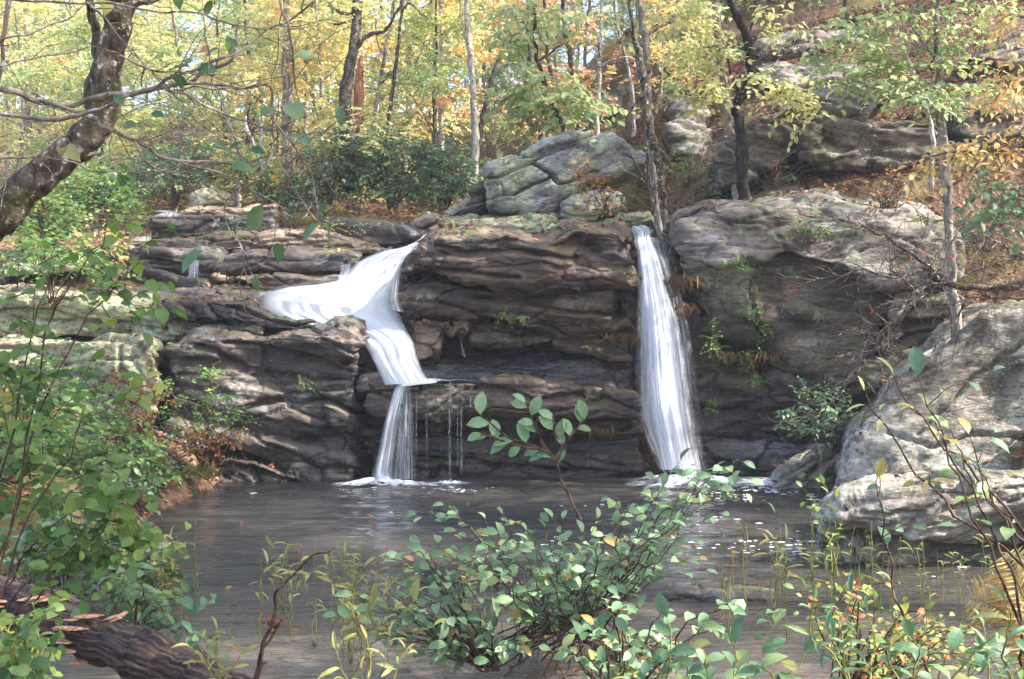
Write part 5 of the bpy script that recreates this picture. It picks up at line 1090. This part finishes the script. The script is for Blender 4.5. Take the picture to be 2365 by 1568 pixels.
# ------------------------------------------------------------------ leafy saplings close by, built stem by stem
def sapling(name, label, base, y, tips, leafmat, size, kind='oval', bark='twig_dark', r=0.010, spacing=0.07, lf=0.35, cat='shrub', dy=0.5, bow=0.1, size_var=0.35, group=None, drop=0.1, tip_lead=True, up=0.75, cam=0.45, rr=(0, 1), side=2, foot=0.06):
    """stems from one foot to each traced tip, alternate leaves along them and along short side twigs"""
    b = np.array(P(base[0], base[1], y)); root = empty(name, tuple(b)); props(root, label, cat, group); w = Wood(); L = Leaves()
    def leafy(l, f0, s0):
        seg = np.linalg.norm(np.diff(l, axis=0), axis=1); tot = seg.sum(); n = max(2, int(tot*(1-f0)/spacing)); cum = np.concatenate([[0], np.cumsum(seg)])/max(tot, 1e-6)
        for i in range(n+1):
            f = f0+(1-f0)*i/n; q = np.array([np.interp(f, cum, l[:, k]) for k in range(3)]); q2 = np.array([np.interp(min(1, f+.03), cum, l[:, k]) for k in range(3)]); q1 = np.array([np.interp(max(0, f-.03), cum, l[:, k]) for k in range(3)])
            t_ = U3(q2-q1); sd = U3(np.cross(t_, UP+rv()*.3)); sg = 1 if i % 2 else -1
            d = U3(t_*(0.5+0.5*(f > .9))+sd*sg*0.85-UP*drop+rv()*0.3) if i < n else U3(t_+rv()*.2)
            L.add(q, d, U3(UP*up+TOCAM*cam+rv()*0.5), s0*R.uniform(1-size_var, 1+size_var*.6), R.uniform(*rr))
    for i, tp in enumerate(tips):
        c = np.array(P(tp[0], tp[1], y+(tp[2] if len(tp) > 2 else R.uniform(-dy, dy)))); ln = np.linalg.norm(c-b)
        m1 = b*0.65+c*0.35+UP*bow*ln*R.uniform(0.3, 1.2)+rv()*0.05*ln; m2 = b*0.3+c*0.7+UP*bow*ln*R.uniform(0.5, 1)+rv()*0.06*ln
        l = smooth_line([b+rv()*np.array([foot, foot, 0]), m1, m2, c], 6, 0.02, i+int(base[0])); w.tube(l, [r, r*0.7, r*0.25], 6); leafy(l, lf, size)
        for j in range(side):
            k = R.randint(len(l)//3, len(l)-2); d = U3(U3(l[k+1]-l[k])+rv()*0.9); d[2] = d[2]*0.5+.1; t2 = ln*R.uniform(.12, .3)
            l2 = smooth_line([l[k], l[k]+d*t2*.5+UP*.02, l[k]+d*t2], 5, 0.01, j); w.tube(l2, [r*.35, r*.15], 5); leafy(l2, 0.25, size*0.85)
    w.obj('stems', bark, root); L.obj('leaves', kind, leafmat, root); return root
def region_tips(blobs, seed=0):
    out = []
    for (u, v, ru, rv_, n) in blobs:
        for i in range(n):
            a = R.uniform(0, 6.283); q = math.sqrt(R.random()); out.append((u+math.cos(a)*q*ru, v+math.sin(a)*q*rv_))
    return out
# the green bush in the middle, three clumps of the same kind
sapling('alder_bush', 'broad green leafy bush standing in the shallows before the falls', (1330,1520), 6.6,
  region_tips([(1110,1220,120,40,7),(1230,1190,90,40,6),(1370,1200,90,50,5),(1480,1150,100,50,7),(1600,1110,90,40,7),(1240,1290,150,40,6),(1420,1270,130,50,5),(1060,1290,80,30,5),(1330,1370,180,40,8),(1570,1240,60,40,5),(1650,1100,60,20,4)]), 'leaf_alder', 0.090, 'oval', 'twig_dark', 0.0055, 0.12, 0.5, dy=0.9, bow=0.06, side=2, foot=0.6)
w = Wood(); L = Leaves(); y = 5.5; o = bpy.data.objects[[k for k in bpy.data.objects.keys() if k.startswith('alder_bush')][-1]]
for pts in [[(1340,1200),(1300,1120),(1285,1070),(1265,1045),(1215,1025),(1160,1000),(1110,960)], [(1285,1070),(1300,1030),(1330,990),(1350,970)], [(1265,1045),(1240,1000),(1225,960),(1215,930)], [(1260,1042),(1200,1030),(1150,1015),(1110,1000)], [(1300,1035),(1280,1000),(1275,960)]]:
    l = smooth_line([np.array(P(u, v, y)) for u, v in pts], 6, 0.005, 3); w.tube(l, [0.008, 0.004], 6); k = len(l)
    for i in range(k//3, k, 3):
        t_ = U3(l[min(i+1, k-1)]-l[i-1]); sd = np.array([t_[2], 0, -t_[0]])*(1 if i % 4 == 0 else -1); L.add(l[i], U3(t_*.6+sd*.8+UP*.25+rv()*.2), U3(TOCAM*.8+UP*.6+rv()*.35), 0.10*R.uniform(.7, 1.2), R.uniform(0.2, .9))
w.obj('shoot', 'twig_dark', o); L.obj('shoot_leaves', 'oval', 'leaf_alder', o)
sapling('alder_bush', 'low sparse green bush in the shallows left of the broad bush', (1130,1545), 6.3,
  region_tips([(960,1290,70,40,7),(900,1400,90,50,9),(1010,1400,80,60,10),(860,1450,60,40,6),(1080,1440,80,50,8),(1010,1510,70,30,5),(1150,1480,80,40,6)]), 'leaf_alder', 0.095, 'oval', 'twig_dark', 0.007, 0.12, 0.4, dy=0.5, bow=0.1, side=1)
sapling('alder_bush', 'leafy green clump at the bottom edge right of the broad bush', (1420,1640), 5.2,
  region_tips([(1380,1430,90,40,6),(1500,1440,80,50,6),(1320,1490,60,30,4),(1470,1530,80,30,4),(1650,1430,60,30,3)]), 'leaf_alder', 0.085, 'oval', 'twig_dark', 0.007, 0.10, 0.4, dy=0.5, bow=0.1, side=1)
# lance-leaved plants along the lower right
for (bu, bv, y, tips, lab) in [
 (1560,1680,3.9,[(1460,1450),(1530,1430),(1600,1460)],'lance-leaved plant at the bottom edge, just right of centre'),
 (1760,1700,3.8,[(1700,1480),(1790,1450),(1850,1500)],'lance-leaved plant at the bottom edge below the flat lilac rock'),
 (1980,1700,3.9,[(1880,1390),(1960,1370),(2010,1420),(1930,1460)],'big lance-leaved plant below the low whitish boulder'),
 (2150,1720,3.6,[(2060,1500),(2120,1470),(2200,1500),(2280,1480),(2240,1540)],'lance-leaved plant at the bottom right beside the straw fern'),
 (2330,1720,3.4,[(2250,1440),(2330,1400),(2360,1470),(2300,1520)],'lance-leaved plant in the bottom right corner'),
 (1660,1720,3.5,[(1580,1560),(1640,1540),(1700,1560),(1760,1550)],'low lance-leaved plant touching the bottom edge')]:
    sapling('lance_leaf_plant', lab, (bu, bv), y, tips, 'leaf_lance', 0.085, 'lance' if R.random() < .3 else 'oval', 'twig_green', 0.005, 0.06, 0.3, cat='plant', dy=0.3, bow=0.05, side=1)
sapling('reddening_shrub', 'low yellowing and reddening small-leaved shrub at the lower right', (1960,1640), 4.6, region_tips([(1900,1350,60,30,5),(2000,1380,60,40,5),(2080,1430,60,40,7),(2130,1480,70,40,9),(2060,1510,60,30,7),(2200,1440,50,40,5),(2230,1510,60,30,6)]), 'leaf_redden', 0.042, 'oval', 'twig_dark', 0.005, 0.045, 0.35, dy=0.4, side=2)
sapling('leafy_shoot', 'tall slim shoot with paired green leaves before the low whitish boulder', (2120,1640), 4.2, [(2030,1110,0)], 'leaf_lance', 0.085, 'oval', 'twig_dark', 0.007, 0.14, 0.55, dy=0.1, bow=-0.02, side=2)
sapling('leafy_shoot', 'tall branching shoot with green leaves crossing the leaning boulder', (2390,1580), 3.8, [(2180,980,0),(2110,870,0),(2250,1010,.1)], 'leaf_lance', 0.085, 'oval', 'twig_dark', 0.006, 0.10, 0.6, dy=0.1, bow=0.05, side=1)
sapling('leafy_shoot', 'thin shoot with a red-orange leaf before the big leaning boulder', (2460,1400), 3.9, [(2140,930,0),(2000,900,.1),(2060,880,0),(2250,1060,0)], 'leaf_yellow', 0.09, 'lance', 'twig_dark', 0.007, 0.11, 0.6, dy=0.1, bow=0.0, side=1)
sapling('yellow_green_sprig', 'small yellow-green sprig at the waterside left of the low whitish boulder', (1935,1330), 9.4, [(1850,1130),(1900,1120),(1930,1150),(1880,1180),(1910,1200)], 'leaf_bank', 0.08, 'oval', 'twig_green', 0.006, 0.09, 0.5, dy=0.1, side=1)
# left bank: large-leaved saplings and undergrowth
shrub('bank_sapling', 'large-leaved green sapling at the left edge, its top leaves reaching over the pale slabs', (-60,1500), 4.4, [(235,490,30,40,2),(210,560,50,50,3),(290,600,30,30,2),(270,680,50,35,4),(230,730,50,40,2),(90,650,80,50,3),(50,720,60,60,4),(50,860,70,70,6),(60,960,90,60,8),(320,700,25,20,2),(150,930,120,40,6),(270,950,50,20,3)], 'twig_dark', 'leaf_bank', 0.068, 5, 'round', 5, 0.006, tl=2.8, thick=0.6, dense=1.25)
shrub('bank_sapling', 'lower large-leaved green sapling over the pool edge at the left', (-80,1600), 5.2, [(60,1040,90,60,9),(150,1090,90,50,9),(220,1130,60,50,7),(60,1150,90,60,9),(180,1210,80,60,9),(240,1260,50,40,6),(60,1270,90,60,8),(130,1330,80,40,6),(230,1200,70,40,4)], 'twig_dark', 'leaf_bank', 0.08, 5, 'round', 5, 0.007, tl=2.8, thick=0.6, dense=1.35)
sapling('bank_shrub', 'bright green leafy shrub in front of the fallen log at the bottom left', (60,1700), 3.6,
  region_tips([(40,1430,50,30,6),(70,1490,60,30,7),(40,1530,60,30,7),(120,1560,60,20,4),(110,1420,20,15,2),(20,1470,40,50,5)]), 'leaf_bank', 0.052, 'round', 'twig_green', 0.006, 0.07, 0.3, dy=0.4, side=2)
for (bu, bv, y, bl, lm, sz, lab) in [
 (330,1420,8.2,[(300,1290,60,50,16),(350,1270,30,30,8),(250,1330,70,40,16),(330,1350,60,30,12)],'leaf_bank',0.10,'low green plants around the small white stone on the left bank'),
 (300,1500,6.8,[(340,1400,50,25,10),(270,1380,60,25,10),(410,1450,40,20,5)],'leaf_lance',0.10,'green plants behind the fallen log at the pool edge'),
 (160,1400,8.6,[(120,1250,120,60,34),(60,1330,100,50,24),(220,1270,60,50,16)],'leaf_laurel',0.10,'green undergrowth on the left bank behind the fungus-covered log'),
 (240,1120,12.4,[(200,1040,100,50,60),(300,1050,60,40,40),(90,1060,100,50,50)],'leaf_bank',0.10,'sunlit undergrowth at the foot of the pale rock wall'),
 (300,1110,13.4,[(320,1040,50,30,40),(270,1000,60,40,40),(200,950,80,50,50)],'leaf_bank',0.085,'yellow-green bush leaning against the pale rock wall'),
 (380,1100,13.6,[(330,900,60,50,24),(290,960,50,40,22),(310,1000,50,30,20)],'leaf_rust',0.07,'orange-brown bush against the right part of the pale rock wall'),
 (370,1130,12.6,[(350,1090,40,18,16),(390,1100,30,12,10),(320,1085,40,22,16)],'leaf_bank',0.07,'low green plants along the waterline at the foot of the left bank'),
 (330,1180,11.0,[(310,1130,40,20,14),(270,1110,60,30,18)],'leaf_laurel',0.08,'blue-green plants leaning over the water from the left bank'),
 (60,1100,11.0,[(60,960,90,60,60),(100,880,80,50,30),(40,1050,90,50,50)],'leaf_bank',0.11,'green bush at the left edge before the pale rock wall'),
 (120,700,16.6,[(120,600,100,40,60),(60,560,60,60,40),(230,600,40,30,16)],'leaf_bank',0.10,'sunlit yellow-green bush on the top of the pale slabs at the left'),
 (250,640,17.4,[(270,590,30,40,16),(210,560,50,40,24)],'leaf_gold',0.09,'orange-tinged bush left of the rock steps')]:
    shrub('bank_plants', lab, (bu, bv), y, bl, 'twig_dark', lm, sz, 6, 'oval', 14, 0.008, tl=3.2, thick=0.9)
litter('leaf_litter', 'fallen leaves and debris on the left bank', 5000, (-9, -3.4, 5, 17), size=0.11)
# ------------------------------------------------------------------ fallen log with bracket fungi
y0 = 6.4; w = Wood()
lp = [np.array(P(-160,1345,6.9)), np.array(P(0,1392,6.7)), np.array(P(150,1440,6.5)), np.array(P(300,1505,6.2)), np.array(P(430,1560,6.0)), np.array(P(600,1640,5.8))]
line = smooth_line(lp, 8, 0.01, 2); root = empty('fallen_log', tuple(lp[2])); props(root, 'dark deeply furrowed fallen log with bracket fungi, slanting into the pool at the bottom left', 'log')
line = smooth_line(lp, 60, 0.01, 2); w.tube(line, [0.14, 0.136, 0.13, 0.124, 0.12], 96, 0.8)
c_ = np.repeat(line, 96, 0); v_ = w.v[0]; th_ = np.tile(np.linspace(0, 2*np.pi, 97)[:-1], len(line)); L_ = np.repeat(np.linspace(0, 3.2, len(line)), 96)
fu = noise(np.cos(th_)*7+0.25*np.sin(L_*3), np.sin(th_)*7+noise(L_*3, th_, 0*L_, 9)*0.5, L_*3.2, 4)   # long furrows in the bark
fu = 1-np.abs(fu)**0.6; w.v[0] = c_+(v_-c_)*(1+0.11*(0.5-fu)+0.05*noise(np.cos(th_)*16, np.sin(th_)*16, L_*14, 6))[:, None]
t = NT('furrowed_bark'); at = t.node('ShaderNodeAttribute'); at.attribute_name = 'rnd'; n = t.noise(t.position(), 30, 6, 0.7)
c = t.ramp(t.math('ADD', at.outputs['Fac'], t.math('MULTIPLY', t.math('SUBTRACT', n, 0.5), 0.5)), [(0.15, srgb('#6c5a50')), (0.5, srgb('#42322b')), (0.8, srgb('#120d0b'))])
t.l.new(c, t.b.inputs['Base Color']); t.b.inputs['Roughness'].default_value = 0.85; t.l.new(t.bump(n, .8, .015), t.b.inputs['Normal']); M['furrowed'] = t.m
at_ = np.concatenate([fu, [0.5]]); lg = w.obj('trunk', 'furrowed', root, attr=at_)
me = lg.data; co = np.empty(len(me.vertices)*3, np.float32); me.vertices.foreach_get('co', co)
M['fungus'] = None
t = NT('bracket_fungus'); p = t.position(); n = t.noise(p, 40, 4, 0.6); t.l.new(t.ramp(n, [(0.35, srgb('#8a5a3c')), (0.55, srgb('#c89470')), (0.7, srgb('#e6c8a8'))]), t.b.inputs['Base Color']); t.b.inputs['Roughness'].default_value = 0.8; t.l.new(t.bump(n, .5, .01), t.b.inputs['Normal']); M['fungus'] = t.m
def bracket(c, out, rad, up=np.array([0, -.42, .9])):
    out = U3(out*np.array([1, 1, 0.1])+np.array([.15, -.8, 0])); s_ = U3(np.cross(out, up)); V = []; F_ = []
    n = 9; prof = [(0, 0.16, .02), (0.55, .12, .015), (0.9, .06, -.02), (1.0, -.02, -.05), (0.85, -.08, -.08), (0.0, -.18, -.1)]
    for k, (r_, z_, q_) in enumerate(prof):
        for i in range(n):
            a = -math.pi/2+math.pi*i/(n-1); wob = 1+0.12*math.sin(a*5+c[0]*30)
            V.append(c+rad*(out*math.cos(a)*r_*wob+s_*math.sin(a)*max(r_, .35)*1.25*wob)+UP*rad*z_*0.9)
    for k in range(len(prof)-1):
        for i in range(n-1): F_.append((k*n+i, k*n+i+1, (k+1)*n+i+1, (k+1)*n+i))
    return V, F_
fc_ = 0
for (u, v, rad) in [(90,1372,.055),(115,1378,.06),(75,1385,.05),(150,1385,.045),(5,1375,.05),(2,1392,.045),(50,1408,.045),(170,1420,.035),(215,1437,.07),(175,1448,.06),(190,1455,.065),(205,1462,.06),(150,1445,.045),(235,1462,.06),(160,1470,.06),(182,1480,.05),(240,1452,.035),(198,1512,.055),(213,1417,.03),(100,1395,.045)]:
    yy = 6.36 if v > 1400 else 6.55; c = np.array(P(u, v, yy)); i = np.argmin(np.linalg.norm(line-c, axis=1)); ax = U3(line[min(i+1, len(line)-1)]-line[i-1]); 
    d = c-line[i]; d = d-ax*(d@ax); d = U3(d if np.linalg.norm(d) > .02 else np.array([0, -1., .2])); d = U3(d+np.array([0, -.5, 0])); q = line[i]+ax*((c-line[i])@ax)+d*0.148
    V, F_ = bracket(q, d, rad); mesh_obj('bracket_fungus', V, np.array(F_), M['fungus'], root)
# ------------------------------------------------------------------ yellow stalks standing in the shallows
def stalk(kind, seed):
    Rq = random.Random(seed); root = empty('water_stalk', (0, 0, 0)); w = Wood(); L = Leaves(); h = Rq.uniform(.3, .75)
    l = smooth_line([(0, 0, -.1), (Rq.uniform(-.02, .02), 0, h*.5), (Rq.uniform(-.05, .05), 0, h)], 6, 0.01, seed); w.tube(l, [0.0045, 0.0025], 5)
    n = (3, 6, 0, 0)[kind % 4]
    for i in range(n):
        f = 1-i*0.07 if kind % 4 == 1 else Rq.uniform(.5, 1); q = l[int(f*(len(l)-1))]; a = Rq.uniform(0, 6.28)
        L.add(np.array(q), U3(np.array([math.cos(a), math.sin(a)*.5, Rq.uniform(-.3, .6)])), U3(UP+rv()*.5), Rq.uniform(.07, .13), Rq.random())
    w.obj('stem', 'twig_green', root)
    if n: L.obj('leaves', 'lance', 'leaf_stalk', root)
    return root
STK = [stalk(k, 40+k) for k in range(8)]; used_s = set()
for (u0, u1, v0, v1, n, where) in [(1000,1300,1420,1540,30,'in front of the broad bush'),(780,1000,1400,1540,24,'left of the broad bush'),(1650,1900,1360,1480,22,'right of the broad bush'),(1900,2350,1340,1440,36,'before the low whitish boulder'),(600,800,1380,1520,12,'in the open shallows'),(350,460,1380,1440,10,'beside the white stone')]:
    for i in range(n):
        u = R.uniform(u0, u1); v = R.uniform(v0, v1); y = 2.0*F/(v-CY); k = R.randrange(8); loc = ((u-CX)*y/F, y, 0.0)
        if k in used_s: o = copy_tree(STK[k], loc, R.uniform(0, 6.28), R.uniform(.6, 1.15))
        else: used_s.add(k); o = STK[k]; o.location = loc
        props(o, 'thin yellow-green stalk standing in the shallow water '+where, 'water plant', 'yellow stalks '+where)
for k in range(8):
    if k not in used_s:
        for c in list(STK[k].children): bpy.data.objects.remove(c)
        bpy.data.objects.remove(STK[k])
# sprays of willow-like leaves
for (u, v, y, tips, lab) in [(830,1560,6.0,[(870,1400),(900,1380),(930,1420),(820,1440),(960,1470)],'pale yellow-green willow-leaved plant rooted left of the bush'),
  (860,1700,5.0,[(850,1480),(900,1470),(780,1500),(930,1520),(830,1540)],'pale willow-leaved plant at the bottom edge left of centre'),
  (640,1420,7.8,[(640,1270),(660,1290),(700,1300),(620,1300),(730,1310)],'pale narrow-leaved plant bowing over the water left of centre'),
  (780,1440,7.6,[(760,1300),(800,1290),(840,1310),(880,1300)],'pale narrow-leaved plant behind the sparse bush'),
  (520,1650,5.4,[(470,1470),(500,1450),(540,1480),(440,1500)],'pale narrow-leaved plant beside the fallen log tip'),
  (385,1420,8.4,[(370,1230),(390,1250),(395,1290),(350,1240),(400,1310)],'pale narrow-leaved plant standing by the white stone'),
  (1795,1400,7.4,[(1790,1240),(1815,1250),(1770,1255)],'single stalk crowned with narrow leaves left of the low whitish boulder')]:
    sapling('narrow_leaf_plant', lab, (u, v), y, tips, 'leaf_stalk', 0.12 if y > 5.5 else .09, 'lance', 'twig_green', 0.004, 0.10, 0.6, cat='plant', dy=.2, bow=.08, side=1)
# dead stem with caught leaves
w = Wood(); y = 5.6; pts = [(590,1600),(605,1500),(625,1440),(640,1370),(670,1330),(720,1290),(770,1262)]
root = empty('dead_branch', tuple(P(590,1600,y))); props(root, 'dark curved dead stem with a clump of caught leaves in the shallows at the left', 'stem')
w.tube(smooth_line([np.array(P(u, v, y)) for u, v in pts], 6, 0.01, 3), [0.011, 0.009, 0.004], 6)
w.tube(smooth_line([np.array(P(u, v, y)) for u, v in [(585,1600),(600,1520),(640,1440)]], 6, 0.01, 4), [0.008, 0.006], 6); w.obj('stem', 'twig_dark', root)
L = Leaves()
for i in range(16): L.add(np.array(P(640+R.gauss(0, 10), 1435+R.gauss(0, 8), y-.02)), rv(), U3(TOCAM+rv()), R.uniform(.025, .045), R.uniform(.1, .6))
L.obj('caught_leaves', 'oval', 'leaf_litter', root)
# straw-coloured fern at the right edge
def fern(base, y, fronds, label):
    b = np.array(P(*base, y)); root = empty('fern', tuple(b)); props(root, label, 'fern'); w = Wood(); L = Leaves()
    for tp in fronds:
        c = np.array(P(tp[0], tp[1], y+R.uniform(-.1, .1))); l = smooth_line([b, (b+c)/2+UP*.08, c], 22, 0.003, 2); w.tube(l, [0.004, 0.0015], 4); k = len(l)
        for i in range(5, k, 2):
            f = i/k; ln = 0.12*math.sin(math.pi*min(1, f*1.05))**.7+.02; t_ = U3(l[i]-l[i-1]); sd = U3(np.cross(t_, TOCAM))
            for sg in (1, -1): L.add(l[i], U3(sd*sg+t_*.5-UP*.12+rv()*.12), U3(TOCAM*.7+UP*.5+rv()*.2), ln*R.uniform(.85, 1.1), R.random())
    w.obj('stems', 'twig_green', root); L.obj('fronds', 'blade', 'fern', root)
fern((2400,1560), 4.3, [(2320,1280),(2240,1380),(2330,1350),(2290,1450)], 'straw-yellow fern at the lower right edge')
# floating fallen leaves
L = Leaves()
for i in range(90):
    v = R.uniform(1120, 1560); u = R.uniform(420, 1900); y = 2.0*F/(v-CY); L.add(np.array([(u-CX)*y/F, y, .006]), U3(np.array([R.gauss(0, 1), R.gauss(0, 1), 0])), U3(UP+rv()*.12), R.uniform(.05, .1), R.random())
for i in range(50):
    u = R.gauss(1440, 35); v = R.gauss(1480, 8); y = 2.0*F/(v-CY)-.3; L.add(np.array([(u-CX)*y/F, y, .03+R.random()*.06]), rv()*np.array([1, 1, .2]), U3(UP+rv()*.3), R.uniform(.06, .12), R.random())
o = L.obj('floating_leaves', 'oval', 'leaf_rust'); props(o, 'fallen brown and orange leaves floating on the pool', None, None, 'stuff')
# ------------------------------------------------------------------ trees standing beside and behind the visitor, they shade the pool
for k, x, y, sc in [(4,11.5,9,1.0),(5,14,14,1.1),(5,9.5,4,1.0),(4,13,3,1.1),(4,13.5,6.2,1.1),(5,13,-2,1.1),(5,17.5,17,1.2),(5,10.5,21.5,1.0)]:
    put(k, x, y, sc)

# ------------------------------------------------------------------ haze volume added to wash out the hillside wood
hz = bpy.data.materials.new('haze'); hz.use_nodes = True; n_ = hz.node_tree.nodes; n_.clear()
out = n_.new('ShaderNodeOutputMaterial'); pv = n_.new('ShaderNodeVolumePrincipled'); pv.inputs['Color'].default_value = (0.95, 0.96, 1.0, 1); pv.inputs['Density'].default_value = 0.0014
hz.node_tree.links.new(pv.outputs[0], out.inputs['Volume'])
bm = bmesh.new(); bmesh.ops.create_cube(bm, size=1.0); me = bpy.data.meshes.new('haze'); bm.to_mesh(me); bm.free(); me.materials.append(hz)
o = bpy.data.objects.new('haze', me); COL.objects.link(o); o.scale = (840, 740, 52); o.location = (0, 150, 20); props(o, 'thin haze added to pale the wood behind', None, None, 'stuff')
